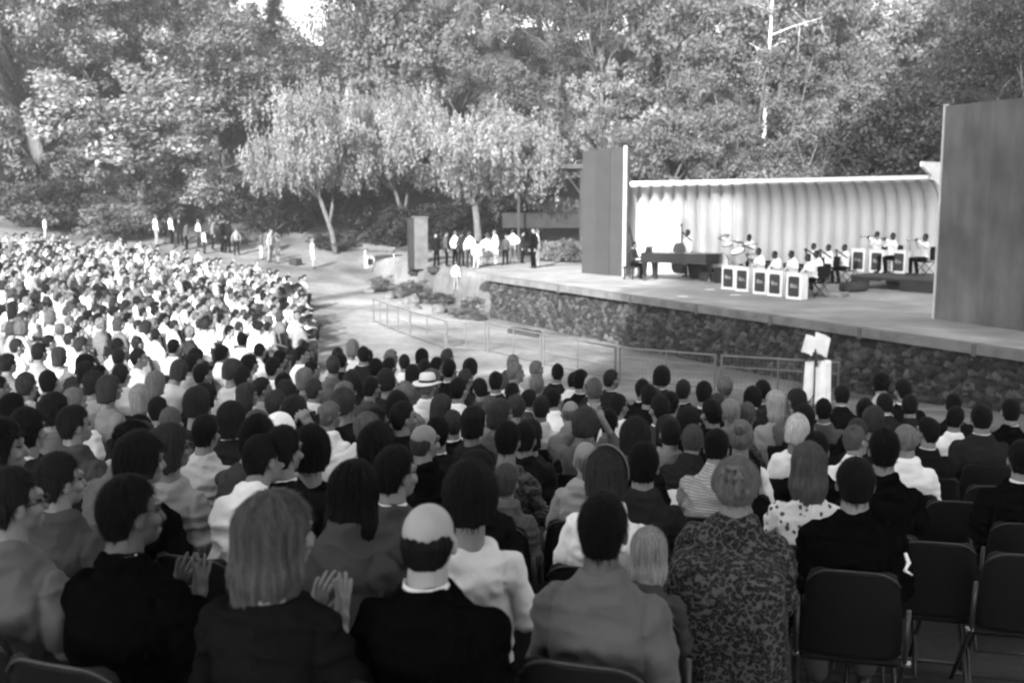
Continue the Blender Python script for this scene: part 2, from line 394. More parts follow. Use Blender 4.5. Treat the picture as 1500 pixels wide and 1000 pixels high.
def hair(kind, hi, seed):
    key = ('hair', kind, hi, seed)
    if key in CACHE: return CACHE[key]
    q = HAIR[kind]; na, nz = (132, 46) if hi else (40, 15); mb = MB(); rows = []
    zc, Rz, Rx, Ry, yc = .028, .09 + q['up'], .0755 + q['th'], .095 + q['th'], -.014
    top = q.get('top')
    for i in range(nz + 2):
        row = []
        for j in range(na):
            tk_ = kind in ('short', 'crew', 'bald', 'updo', 'curly'); a = 2 * pi * j / na; af = abs((a + pi) % (2 * pi) - pi)      # 0 at the back, pi at the front
            part = sst(radians(62), radians(88), af); frt = sst(radians(98), radians(128), af)
            zb = q['nape'] * (1 - part) + q['side'] * part; zb = zb * (1 - frt) + q['fore'] * frt
            zb += (.004 if tk_ else .006) * hsum(a, 0, seed + 5, 12) + (.004 * sin(j * 2.4 + seed) * sin(j * 1.1) if tk_ and hi else 0)
            zt = zc + Rz * .9995 if top is None else top - .02 * sst(radians(60), radians(100), af) + .004 * sin(5 * a + seed)
            if top is not None: zt += (.006 * sin(j * 1.7 + seed) * sin(j * .9) if hi else 0)
            if top is not None and af > radians(104): zt = zb + .0005
            u = min(1, i / nz)
            if top is None and zb < zc:
                # equal-angle spacing over the crown, equal z below
                k = .62
                z = zc + Rz * cos(min(u / k, 1) * pi / 2) if u < k else zc + (zb - zc) * (u - k) / (1 - k)
                if i == 0: z = zt
            elif top is None:
                a1 = math.acos(min(1, max(-1, (zb - zc) / Rz))); z = zc + Rz * cos(u * a1)
            else: z = zt + (zb - zt) * u
            if z >= zc: r = sqrt(max(0, 1 - ((z - zc) / Rz) ** 2))
            else:
                t = zc - z; r = 1 - (1.6 * t * t / .01 * .12 if q['nape'] > -.1 and kind != 'bouffant' else .5 * t * t / .01 * .1) + q.get('flare', 0) * sst(.05, .16, t)
                if kind in ('long', 'bob'): r -= .16 * sst(.8, 1, u)
                r = max(r, .62)
            lk = q['amp'] * hsum(a, z, seed, q['fr']) * (1 if i else 0)
            if kind == 'curly': lk = q['amp'] * noise.noise(Vector((cos(a) * 3.2, sin(a) * 3.2, z * 34 + seed)))  * 1.6
            if tk_:
                e_ = 1 - sst(0, .3, 1 - u) if top is None else max(1 - sst(0, .25, 1 - u), 1 - sst(0, .3, u))
                r *= 1 - e_ * (.065 if kind in ('short', 'crew', 'bald') else .16)
            rx, ry = Rx * r + lk * min(1, r * 2), Ry * r + lk * min(1, r * 2)
            if i > nz: rx *= .86; ry *= .86; z += .004
            row.append(Vector((rx * sin(a), yc - ry * cos(a) - (0.02 if z < -.1 and af < 1.6 else 0) * sst(.1, .2, -z), z)))
        rows.append(row)
    mb.rings(rows, 0, False)
    if top is None: mb.add([rows[0][j] for j in range(na)], [tuple(range(na))])
    if kind == 'updo':
        mb.ell((0, -.085, .085), (.05, .042, .045), None, 18, 12)
        for k in range(9):
            a = k * .7; mb.tube([Vector((cos(a) * .03, -.085 + sin(a) * .03, .12)), Vector((cos(a) * .052, -.085 + sin(a) * .045, .085)), Vector((cos(a) * .035, -.08 + sin(a) * .03, .045))], .012, 6)
    if hi and kind not in ('scarf', 'bald', 'crew'):       # loose strands lying on the outer surface
        rr = random.Random(seed)
        for k in range(420):
            j = rr.randrange(na); i0 = rr.randint(3, nz // 2); i1 = min(nz, i0 + rr.randint(8, nz // 2)); dj = rr.randint(-3, 3); pts = []
            for m in range(5):
                i = i0 + (i1 - i0) * m // 4; p = rows[i][(j + dj * m // 4) % na]; c = Vector((0, yc, min(p.z, .03))); pts.append(p + (p - c).normalized() * (.001 + .005 * rr.random()))
            sdv = Vector((cos(2 * pi * j / na), sin(2 * pi * j / na), 0)); w = .0011
            vs = []
            for m, p in enumerate(pts): ww = w * (1.2 - m * .25); vs += [p - sdv * ww, p + sdv * ww]
            mb.add(vs, [(2 * m, 2 * m + 1, 2 * m + 3, 2 * m + 2) for m in range(4)])
    if kind not in ('scarf', 'bald', 'crew'):       # short stray locks that break the outline
        rr = random.Random(seed + 7)
        for k in range(700 if hi else 130):
            i = rr.randrange(1, nz); j = rr.randrange(na); p = rows[i][j]; q2 = rows[min(i + 1, nz)][(j + rr.choice((-1, 0, 0, 1))) % na]; t = (q2 - p)
            if t.length < 1e-5: continue
            t.normalize(); o_ = (p - Vector((0, yc, min(p.z, .03)))).normalized(); sdv = t.cross(o_) * rr.uniform(.0012, .003) * (1 if hi else 1.8); ln = rr.uniform(.02, .05); lift = rr.uniform(.002, .011) * (1.5 if kind in ('curly', 'bouffant') else 1)
            a_ = p - t * ln * .3 - o_ * .002; m_ = p + t * ln * .35 + o_ * lift * .7; e_ = p + t * ln + o_ * lift * rr.uniform(.2, 1.3)
            mb.add([a_ - sdv, a_ + sdv, m_ + sdv * .7, m_ - sdv * .7, e_], [(0, 1, 2, 3), (3, 2, 4)])
    me = mb.mesh('hair', [hairm(1)], True); CACHE[key] = me; return me

def hat_parts():
    if 'hat' in CACHE: return CACHE['hat']
    def ring(r, z, sq=1.15): return [Vector((r * cos(a), r * sq * sin(a) - .012, z + .012 * cos(2 * a) * (r > .1))) for a in [k * 2 * pi / 32 for k in range(32)]]
    c = MB().rings([ring(.088, .055), ring(.087, .10), ring(.08, .14), ring(.066, .155), ring(.03, .145), ring(.004, .143)])
    b = MB().rings([ring(.088, .060), ring(.15, .048), ring(.158, .044), ring(.15, .040), ring(.088, .052)], 0, False)
    d = MB().rings([ring(.0895, .058), ring(.0895, .085)], 0, False)
    CACHE['hat'] = (b.mesh('brim', [cloth(8)], True), c.mesh('crown', [cloth(8)], True), d.mesh('hat_band', [cloth(1)], True)); return CACHE['hat']

def glasses_mesh():
    mb = MB()
    for s in (1, -1):
        mb.tube([(s * (.034 + .024 * cos(a)), .103, .004 + .018 * sin(a)) for a in [k * pi / 6 for k in range(13)]], .0028, 6); mb.tube([(s * .058, .10, .008), (s * .074, .06, .008), (s * .08, -.01, .004)], .0028, 6)
    mb.tube([(-.01, .105, .008), (.01, .105, .008)], .0025, 6); return mb.mesh('glasses', [mat('glasses_frame', .01, .3)], True)

def collar_mesh(pose):
    key = ('col', pose)
    if key in CACHE: return CACHE[key]
    T, _ = frames(pose, 0)
    mb = MB().rings([[T @ Vector((r * cos(a), r * .97 * sin(a) - .016, z - .05 * max(0, sin(a)))) for a in [k * 2 * pi / 24 for k in range(24)]] for z, r in ((.578, .066), (.594, .0635), (.595, .060), (.58, .059))], 0, False)
    me = mb.mesh('shirt_collar', [cloth(8)], True); CACHE[key] = me; return me

PEOPLE = []
def person(loc, rz, pose='lap', yi=0, hk='short', ht=1, tk='jacket', tt=1, bt=1, bk='trousers', sk=2, scale=1.0, hi=False, seed=0, label=None, group=None, pat=None, hat=None, glasses=False, phrase=None, wide=1.0):
    t = thing('person', loc, rz, label, 'person', group); t.scale = (scale * wide, scale * wide, scale)
    _, H = frames(pose, radians(yi * 27))
    ob('body', body(pose, yi, hi), t, mats=[skin(sk)])
    sd = seed % 3; t.rotation_euler = (random.Random(seed * 31 + int(loc[0] * 97)).uniform(-.05, .05) * (.2 if hi else 1), random.Random(seed * 17 + int(loc[1] * 97)).uniform(-.07, .07) * (.15 if hi else 1), rz)
    ob('jacket' if tk == 'jacket' else tk, top(pose, tk, hi, sd if hi else seed % 2), t, mats=[pattern(pat) if pat else cloth(tt)])
    ob(bk, bottoms(pose, bk), t, mats=[cloth(bt)])
    if tk == 'jacket' and not pat and seed % 3 != 1: ob('shirt_collar', collar_mesh(pose), t, mats=[cloth(8 if tt < 8 else 9)])
    if hk == 'hat':
        b, c, d = hat_parts()
        h = ob('hat', c, t, mats=[cloth(8)]); h.matrix_local = H
        ob('brim', b, h, mats=[cloth(8)]); ob('hat_band', d, h, mats=[cloth(1)]); hk = 'short'
    h = ob('headscarf' if hk == 'scarf' else 'hair', hair(hk, hi, sd + 1 if hi else seed % 5 + 1), t, mats=[cloth(ht) if hk == 'scarf' else hairm(ht)]); h.matrix_local = H
    if glasses: g = ob('glasses', glasses_mesh(), t); g.matrix_local = H
    return t
# ------------------------------------------------------------------ setting: ground
def ground():
    m = bpy.data.materials.new('dirt_ground'); m.use_nodes = True; nt = m.node_tree; L = nt.links.new; b = nt.nodes['Principled BSDF']; b.inputs['Roughness'].default_value = .95; b.inputs['Specular IOR Level'].default_value = .1
    tc = nn(nt, 'ShaderNodeTexCoord')
    at = nn(nt, 'ShaderNodeVertexColor'); at.layer_name = 'soil'
    def noi(s, d, st=None):
        n = nn(nt, 'ShaderNodeTexNoise'); n.inputs['Scale'].default_value = s; n.inputs['Detail'].default_value = d
        if st:
            mp = nn(nt, 'ShaderNodeMapping'); mp.inputs['Scale'].default_value = st; mp.inputs['Rotation'].default_value = (0, 0, .5); L(tc.outputs['Object'], mp.inputs[0]); L(mp.outputs[0], n.inputs['Vector'])
        else: L(tc.outputs['Object'], n.inputs['Vector'])
        return n
    n1, n2 = noi(.35, 6), noi(5, 6)
    mu = nn(nt, 'ShaderNodeMath', operation='MULTIPLY_ADD'); L(n1.outputs['Fac'], mu.inputs[0]); mu.inputs[1].default_value = 2.8; mu.inputs[2].default_value = -.4
    mu2 = nn(nt, 'ShaderNodeMath', operation='MULTIPLY_ADD'); L(n2.outputs['Fac'], mu2.inputs[0]); mu2.inputs[1].default_value = .7; mu2.inputs[2].default_value = .65
    a = nn(nt, 'ShaderNodeMath', operation='MULTIPLY'); L(mu.outputs[0], a.inputs[0]); L(mu2.outputs[0], a.inputs[1])
    c = nn(nt, 'ShaderNodeMix', data_type='RGBA', blend_type='MULTIPLY'); c.inputs[0].default_value = 1; L(at.outputs['Color'], c.inputs[6]); L(a.outputs[0], c.inputs[7]); L(c.outputs[2], b.inputs['Base Color'])
    bp = nn(nt, 'ShaderNodeBump'); bp.inputs['Strength'].default_value = .5; bp.inputs['Distance'].default_value = .05; n3 = noi(9, 6); L(n3.outputs['Fac'], bp.inputs['Height']); L(bp.outputs[0], b.inputs['Normal'])
    xs = np.concatenate([np.arange(-150, -30, 4.), np.arange(-30, -12, .6), np.arange(-12, 4, .3), np.arange(4, 30, .6), np.arange(30, 150.1, 4.)]); ys = np.concatenate([np.arange(-40, -2, 3.), np.arange(-2, 36, .6), np.arange(36, 53, .3), np.arange(53, 66, .6), np.arange(66, 190, 4.)])
    X, Y = np.meshgrid(xs, ys); n = len(xs)
    Z = np.array([[terrain(x, y) for x in xs] for y in ys])
    V = np.stack([X.ravel(), Y.ravel(), Z.ravel()], 1)
    i, j = np.meshgrid(np.arange(len(ys) - 1), np.arange(n - 1), indexing='ij'); k = (i * n + j).ravel()
    me = fromnp('ground', V, np.stack([k, k + 1, k + n + 1, k + n], 1), [m], smooth=True)
    ca = me.color_attributes.new('soil', 'FLOAT_COLOR', 'POINT'); col = np.ones((len(V), 4), np.float32)
    for q, (x, y, z) in enumerate(V):
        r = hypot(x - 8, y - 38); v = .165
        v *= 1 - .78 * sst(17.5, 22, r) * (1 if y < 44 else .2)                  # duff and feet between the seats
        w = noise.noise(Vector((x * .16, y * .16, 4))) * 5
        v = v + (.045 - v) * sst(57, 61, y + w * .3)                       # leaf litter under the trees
        v = v + (.05 - v) * sst(2, 6, -(Vector((x, y)) - FA).dot(FN) - 3) * sst(0, 3, (Vector((x, y)) - FA).dot(TN) - 2)
        v = v + (.27 - v) * sst(4.5, 1, hypot(x + 5, (y - 41) * .6)) * .6          # trampled pale patch
        v *= 1 - .5 * sst(.62, .15, abs(r - 17.2 - .4 * noise.noise(Vector((x * .3, y * .3, 9)))))     # wheel track round the pit
        v *= 1 - .3 * sst(.4, .1, abs(r - 14.6 - .5 * noise.noise(Vector((x * .3, y * .3, 19))))) * (1 if s_out(x, y) else 0)
        s1 = (Vector((x, y)) - FA).dot(TN); s2 = -(Vector((x, y)) - FA).dot(FN)
        if s2 > -.5: v = v + (.11 - v) * sst(-1.6, -.8, s1) * sst(1.7, .8, s1)
        col[q, :3] = max(.03, v)
    ca.data.foreach_set('color', col.ravel())
    return ob('ground', me, kind='structure')
def s_out(x, y): return (Vector((x, y)) - FA).dot(FN) > .5
ground()

# ------------------------------------------------------------------ rubble stone wall under the stage lip
def stone_wall():
    r = NP; Lw = (FD - FA).length + 2.2; H = 1.62
    nx, nz = int(Lw / .045), int(H / .045)
    ax, az = np.meshgrid(np.linspace(0, Lw, nx), np.linspace(0, H, nz)); q = np.stack([ax.ravel(), az.ravel()], 1)
    cell = .15; gx, gz = int(Lw / cell) + 2, int(H / cell) + 2
    sx, sz = np.meshgrid(np.arange(-1, gx), np.arange(-1, gz)); seeds = np.stack([sx.ravel() * cell, sz.ravel() * cell], 1).astype(float)
    seeds += r.uniform(-.5, .5, seeds.shape) * cell * 1.0
    seeds = seeds[r.random(len(seeds)) > .22]
    F1 = np.full(len(q), 9.); F2 = np.full(len(q), 9.); idx = np.zeros(len(q), int)
    for s0 in range(0, len(q), 4000):
        d = np.sqrt(((q[s0:s0 + 4000, None, :] - seeds[None]) ** 2 * np.array([1, 1.35])).sum(2)); o = np.argpartition(d, 1, axis=1)[:, :2]; dd = np.take_along_axis(d, o, 1)
        sw = dd[:, 0] > dd[:, 1]; o[sw] = o[sw][:, ::-1]; dd[sw] = dd[sw][:, ::-1]
        F1[s0:s0 + 4000], F2[s0:s0 + 4000], idx[s0:s0 + 4000] = dd[:, 0], dd[:, 1], o[:, 0]
    e = np.clip((F2 - F1) / .07, 0, 1); bul = np.sqrt(e) * (.07 + .07 * r.random(len(seeds))[idx])
    bul += .012 * r.standard_normal(len(q)) * .4
    x = FA.x + FT.x * q[:, 0]; y = FA.y + FT.y * q[:, 0]
    V = np.stack([x + FN.x * bul, y + FN.y * bul, q[:, 1] - .10], 1)
    i, j = np.meshgrid(np.arange(nz - 1), np.arange(nx - 1), indexing='ij'); k = (i * nx + j).ravel(); Fc = np.stack([k, k + 1, k + nx + 1, k + nx], 1)
    tone = r.integers(1, 6, len(seeds)); mi = np.where(e[k] < .3, 0, tone[idx[k]])
    ms = [mat('wall_mortar', .014, .95, var=.3)] + [mat('rubble_stone_%d' % a, v, .9, .2, .35, 9, .5, 30) for a, v in enumerate((.016, .024, .033, .045, .062))]
    w = ob('stone_wall', fromnp('stone_wall', V, Fc, ms, mi, True), label='long rubble stone retaining wall under the front lip of the stage', category='wall')
    MB().prism([FA - FN * .01, FD + FT * 2.2 - FN * .01, FD + FT * 2.2 - FN * .35, FA - FN * .35], -.15, 1.41).build('wall_core', ms[0], w)
    return w
stone_wall()

# ------------------------------------------------------------------ stage: deck, lip beams
STZ = 1.6
conc = mat('stage_concrete', .25, .75, .3, .22, 1.2, .15, 60, var2=.22, v2scale=.35)
stage = thing('stage', (0, 0, 0), 0, 'wide open-air concert stage with pale concrete deck above the stone wall', 'stage')
back = [Vector((24, 17)), Vector((27, 34)), Vector((15, 46)), Vector((6.5, 47.5)), Vector((1.6, 44.5)), FA + TT * 2.2]
MB().prism([FA + FT * .0, FD + FT * 2.3] + back, 1.42, STZ).build('deck', conc, stage)
lipm = mat('lip_beam', .12, .8, .3, .3, 2.5, .3, 30)
marks = [0, 5.2, 9.3, 12.4, 15.3, 18.2, 21.2, (FD - FA).length + 2.3]
for a, b in zip(marks, marks[1:]):
    p, q = FA + FT * (a + .012), FA + FT * (b - .012)
    o_, i_ = FN * .26, FN * .02
    MB().prism([p + i_, q + i_, q + o_, p + o_], 1.405, STZ + .006).build('edge_beam', lipm, stage)
    MB().prism([q + FN * .02 - FT * .05, q + FN * .02 + FT * .05, q + FN * .285 + FT * .05, q + FN * .285 - FT * .05], 1.36, STZ + .011).build('edge_joint', mat('joint_plate', .08), stage)
for k in range(3):
    g = P((1000, 1077, 1040)[k], (434, 432, 424)[k], STZ + .004); MB().ell(g, (.17, .17, .02), None, 16, 6).build('floor_socket', mat('socket_lid', .55), stage)

# ------------------------------------------------------------------ tall flats either side
flatm = [mat('flat_paint_a', .095, .8, .25, .22, 1.5, .05, 50, stretch=(2, 2, .5), var2=.22, v2scale=.7), mat('flat_paint_b', .082, .8, .25, .22, 1.5, .05, 50, stretch=(2, 2, .5), var2=.22, v2scale=.7), mat('flat_edge', .45, .7)]
def flat(name_label, A, B, h0, h1, splits, th, edge_side, paint):
    A, B = A.to_2d(), B.to_2d(); d = (B - A).normalized(); n = Vector((d.y, -d.x)); n = n if n.dot(FN) > 0 else -n
    t = thing('stage_flat', (A.x, A.y, STZ), 0, name_label, 'stage flat'); L = (B - A).length
    for k, (a, b) in enumerate(zip(splits, splits[1:])):
        p, q = A + d * (L * a + .004) - A, A + d * (L * b - .004) - A; off = n * (.02 * (k % 2))
        za, zb = h0 + (h1 - h0) * a, h0 + (h1 - h0) * b
        v = [(p + off), (q + off), (q - n * th), (p - n * th)]
        mb = MB(); mb.add([(c.x, c.y, 0.004) for c in v] + [(v[0].x, v[0].y, za), (v[1].x, v[1].y, zb), (v[2].x, v[2].y, zb), (v[3].x, v[3].y, za)],
                          [(3, 2, 1, 0), (4, 5, 6, 7), (0, 1, 5, 4), (1, 2, 6, 5), (2, 3, 7, 6), (3, 0, 4, 7)])
        mb.build('panel', paint[k % 2], t)
    e0, e1 = (d * (L + .003), d * (L + .05)) if edge_side > 0 else (-d * .05, -d * .003)
    h = h1 if edge_side > 0 else h0
    MB().prism([e0 + n * .03, e1 + n * .03, e1 - n * .10, e0 - n * .10], 0.004, h + .04).build('edge_board', flatm[2], t)
    for s in (.25, .75):
        c = d * L * s - n * (th + .03); MB().tube([Vector((c.x, c.y, h0 * .7)), Vector((c.x - n.x * 1.2, c.y - n.y * 1.2, .03))], .04, 6).build('brace', mat('timber', .12), t)
flat('tall grey painted flat standing at the far left end of the stage', P(852, 400, STZ), P(912, 405, STZ), 4.62, 4.72, (0, .33, .68, 1), .30, 1, [mat('flat_dark_a', .04, .8, .25, .1, 1.5), mat('flat_dark_b', .035, .8, .25, .1, 1.5)])
flat('tall dark grey flat at the near right end of the stage, cut by the frame', P(1368.5, 467, STZ), P(1580, 496, STZ), 5.08, 5.1, (0, .36, .70, 1), .22, -1, flatm)

# ------------------------------------------------------------------ fluted shell
SL, SM, SR = P(915, 400.4, STZ).to_2d(), Vector((9.8, 40.5)), P(1370, 413, STZ).to_2d()
def bez(t): return SL * (1 - t) ** 2 + SM * 2 * t * (1 - t) + SR * t * t
def btan(t): return ((SM - SL) * 2 * (1 - t) + (SR - SM) * 2 * t).normalized()
shell = thing('band_shell', (0, 0, 0), 0, 'white fluted band shell with curved overhanging top behind the orchestra', 'band shell')
PROF = [(0, 0), (0, 1.0), (0, 1.9), (.01, 2.3), (.06, 2.55), (.16, 2.8), (.31, 3.02), (.52, 3.2), (.78, 3.33), (1.05, 3.41), (1.25, 3.44)]
def shell_build():
    bays, sub = 25, 10; N = bays * sub; V = []; arc = [0]
    for k in range(400): arc.append(arc[-1] + (bez((k + 1) / 400) - bez(k / 400)).length)
    def tt(s):
        s *= arc[-1]
        for k in range(400):
            if arc[k + 1] >= s: return (k + (s - arc[k]) / max(1e-9, arc[k + 1] - arc[k])) / 400
        return 1
    for layer in (0, 1):
        for i in range(N + 1):
            t = tt(i / N); c = bez(t); d = btan(t); n = Vector((d.y, -d.x)); f = (i % sub) / sub
            n = n if n.dot(FN) > 0 else -n
            bulge = (.19 * sin(pi * f) ** .6 if i % sub else -.05) if layer == 0 else 0
            hgt = .965 + .05 * t
            for k, (o, z) in enumerate(PROF):
                kk = min(k + 1, len(PROF) - 1); k0 = max(k - 1, 0); tg = Vector((PROF[kk][0] - PROF[k0][0], PROF[kk][1] - PROF[k0][1])).normalized(); nrm = Vector((tg.y, -tg.x))
                bb = bulge * (1 - .75 * sst(6, 10, k)) - .16 * layer
                p = c + n * (o + nrm.x * bb); V.append((p.x, p.y, STZ + .004 + z * hgt + nrm.y * bb * (1 if z else 0)))
    K = len(PROF); Fc = []; o2 = (N + 1) * K
    for i in range(N):
        for k in range(K - 1):
            a = i * K + k; Fc.append((a, a + K, a + K + 1, a + 1)); Fc.append((o2 + a, o2 + a + 1, o2 + a + K + 1, o2 + a + K))
        a = i * K + K - 1; Fc.append((a, a + K, o2 + a + K, o2 + a))
    for i in (0, N):
        for k in range(K - 1): a = i * K + k; Fc.append((a, a + 1, o2 + a + 1, o2 + a))
    w = mat('shell_white', .41, .7, .3, .06, .8, .05, 30, var2=.05)
    me = fromnp('shell_wall', np.array(V), np.array(Fc), [w], smooth=False)
    ob('fluted_wall', me, shell)
    # pale lip along the leading edge
    top = [Vector(V[i * K + K - 1]) for i in range(0, N + 1, sub)]; mb = MB(); rs = []
    for p in top: rs.append([p + Vector(q) for q in ((-.05, -.03, .01), (.03, .04, .01), (.03, .04, .11), (-.05, -.03, .11))])
    mb.rings(rs); mb.build('rim', mat('shell_rim', .78, .6), shell)
    # right end board: outline follows the profile
    c = bez(1); d = btan(1); n = Vector((d.y, -d.x)); n = n if n.dot(FN) > 0 else -n
    prof = [(o, z * 1.015) for o, z in PROF]
    outer = prof + [(1.3, 3.62), (2.35, 3.9), (2.35, 4.05), (-.5, 4.08), (-.45, 0)]
    mb = MB(); m = len(outer)
    for s in (.02, .12):
        for o, z in outer: q = c + n * (o + .0) + d * s; mb.v.append((q.x, q.y, STZ + .004 + z))
    mb.f = [tuple(range(m)), tuple(range(m, 2 * m))[::-1]] + [(i, i + m, (i + 1) % m + m, (i + 1) % m) for i in range(m)]; mb.m = [0] * len(mb.f)
    mb.build('end_board', mat('shell_rim', .78, .6), shell)
shell_build()

# ------------------------------------------------------------------ things on the stage
FACE = Vector((-.75, -.66)).normalized(); RZB = atan2(FACE.y, FACE.x) - pi / 2       # band faces this way (local +Y)
blk = mat('piano_black', .005, .25, .5, .05); whitep = mat('stand_white', .74, .6); inset = mat('stand_inset', .035, .6); initial = mat('stand_initials', .45, .6)
GS = 'orchestra stands with dark front panels'
def band_stand(px, py, z, lab):
    g = P(px, py, z); t = thing('music_stand', g + Vector((0, 0, .003)), RZB, lab, 'music stand', GS); w, h, d = .50, .74, .34
    mb = MB(); mb.prism([(-w / 2, 0), (w / 2, 0), (w / 2, -d), (w / 2 - .02, -d), (w / 2 - .02, -.02), (-w / 2 + .02, -.02), (-w / 2 + .02, -d), (-w / 2, -d)], 0, h); mb.build('cabinet', whitep, t)
    MB().box((0, -d / 2 - .012, h + .012), (w + .04, d + .06, .02), M=Matrix.Rotation(.08, 3, 'X')).build('desk_top', whitep, t)
    p = MB(); pw, ph = .37, .58
    p.prism([(x, z_) for x, z_ in ((-pw / 2 + .03, .08), (pw / 2 - .03, .08), (pw / 2, .11), (pw / 2, .08 + ph - .03), (pw / 2 - .03, .08 + ph), (-pw / 2 + .03, .08 + ph), (-pw / 2, .08 + ph - .03), (-pw / 2, .11))], -.006, .004, M=Matrix.Rotation(pi / 2, 4, 'X') @ Matrix.Scale(-1, 4, (0, 0, 1)) @ Matrix.Translation((0, 0, .004)))
    f = p.build('front_panel', inset, t)
    s = MB(); y = .014                                      # pale cursive initials
    s.tube([(.11 - .22 * i / 40, y, .38 + .055 * sin(i * .47) * (1 - .3 * i / 40) + .012 * sin(i * 1.3)) for i in range(41)], .007, 5); s.tube([(.07 + .03 * cos(i * .5), y, .40 + .06 * sin(i * .5)) for i in range(14)], .007, 5); s.build('initials', initial, f)
for k, (px, py) in enumerate(((1066, 424), (1086, 427), (1112.5, 431), (1134, 434), (1162, 438.5))):
    band_stand(px, py, STZ, ('white orchestra stand nearest the piano', 'white orchestra stand second from the piano', 'white orchestra stand in the middle of the front row', 'white orchestra stand second from the near end of the front row', 'white orchestra stand at the near end of the front row, white side showing')[k])

ra, rb = P(1246, 421, STZ).to_2d(), P(1372, 430.5, STZ).to_2d(); rd = (rb - ra).normalized(); rn = Vector((rd.y, -rd.x)); rn = rn if rn.dot(FN) > 0 else -rn
rz_ = .42; riser = thing('riser', (ra.x, ra.y, STZ), 0, 'low dark wooden riser carrying the brass players by the right flat', 'riser'); o0 = Vector((0, 0)); RL = (rb - ra).length
MB().prism([o0 + rn * .04, rd * RL + rn * .04, rd * RL - rn * 2.2, -rn * 2.2], rz_ - .06, rz_).build('platform', mat('riser_top', .05, .7), riser)
fm = mat('riser_front', .028, .8)
for a, b, z0, z1 in ((0, .22, .003, rz_ - .062), (.22, .36, .26, rz_ - .062), (.36, .58, .3, rz_ - .062), (.58, 1, .003, rz_ - .062)):
    MB().prism([rd * RL * a, rd * RL * b, rd * RL * b - rn * .05, rd * RL * a - rn * .05], z0, z1).build('front_board', fm, riser)
MB().prism([-rn * 2.1, rd * RL - rn * 2.1, rd * RL - rn * 2.15, -rn * 2.15], .003, rz_ - .062).build('back_board', fm, riser)
for k, (px, py) in enumerate(((1283, 399.5), (1315, 400.5), (1256, 397.5))):
    g = P(px, py, STZ + rz_); c = g.to_2d() - ra; dd = max(-.4, min(9, 0)); band_stand(px, py, STZ + rz_, ('white orchestra stand in the middle on the dark riser', 'white orchestra stand on the dark riser nearest the right flat', 'white orchestra stand at the far end of the dark riser')[k])

def grand_piano():
    a, b = P(938, 411, STZ).to_2d(), P(1046, 414.5, STZ).to_2d(); d = (b - a); L = 2.75; d.normalize(); n = Vector((d.y, -d.x)); n = n if n.dot(FN) > 0 else -n
    t = thing('grand_piano', (a.x, a.y, STZ), atan2(d.y, d.x), 'black grand piano at the far left of the orchestra', 'piano')   # local x along the case, +y away from the audience
    out = [(0, -.02), (1.55, -.02), (2.3, .02), (2.72, .25), (2.75, .6), (2.5, .85), (1.9, 1.05), (1.4, 1.38), (.9, 1.47), (0, 1.47)]
    MB().prism(out, .64, .955).build('case', blk, t); MB().prism([(x * .995 + .005, y * .99 + .005) for x, y in out], .957, .985).build('lid', blk, t)
    MB().box((-.12, .725, .69), (.24, 1.4, .08)).build('key_bed', blk, t); k = MB().box((-.13, .725, .742), (.16, 1.22, .02)).build('keyboard', mat('ivory', .6), t)
    MB().box((.10, .725, 1.08), (.02, .9, .2), M=Matrix.Rotation(.25, 3, 'Y')).build('music_desk', blk, t)
    for x, y in ((.12, .12), (.12, 1.3), (2.35, .42)):
        MB().rings([[(x + r * cos(q), y + r * sin(q), z) for q in [pi / 4 + j * pi / 2 for j in range(4)]] for z, r in ((.0, .075), (.1, .06), (.35, .075), (.64, .12))]).build('leg', blk, t)
    MB().box((.35, .7, .36), (.1, .3, .62)).build('pedal_lyre', blk, t)
    q = thing('piano_bench', Vector((a.x, a.y, STZ)) + Vector((-.55 * d.x - n.x * .72, -.55 * d.y - n.y * .72, 0)), atan2(d.y, d.x), 'dark bench under the piano player', 'bench')
    MB().box((0, 0, .42), (.4, .8, .08)).build('seat', blk, q)
    for x in (-.15, .15):
        for y in (-.34, .34): MB().box((x, y, .19), (.05, .05, .38)).build('leg', blk, q)
    return d, n, a
PD, PN, PA = grand_piano()
CASES = ((1022, 411, .95, .32, .5, 'black instrument case lying under the grand piano'), (1062, 417, .9, .4, .5, 'black equipment case between the piano and the drums'))
for px, py, a, b, h, lab in CASES:
    g = P(px, py, STZ) + Vector((PN.x * -.8, PN.y * -.8, .003)) if px < 1050 else P(px, py, STZ) + Vector((.2, .5, .003)); t = thing('equipment_case', g, RZB, lab, 'case')
    MB().box((0, 0, h / 2), (a, b, h - .02)).build('body', mat('case_black', .015, .5), t); MB().box((0, 0, h + .01), (a + .02, b + .02, .04)).build('lid', mat('case_lid', .025, .5), t); MB().tube([(-.1, b / 2 + .005, h * .7), (-.1, b / 2 + .04, h * .7), (.1, b / 2 + .04, h * .7), (.1, b / 2 + .005, h * .7)], .012, 6).build('handle', mat('chrome', .6, .25, metallic=1), t)

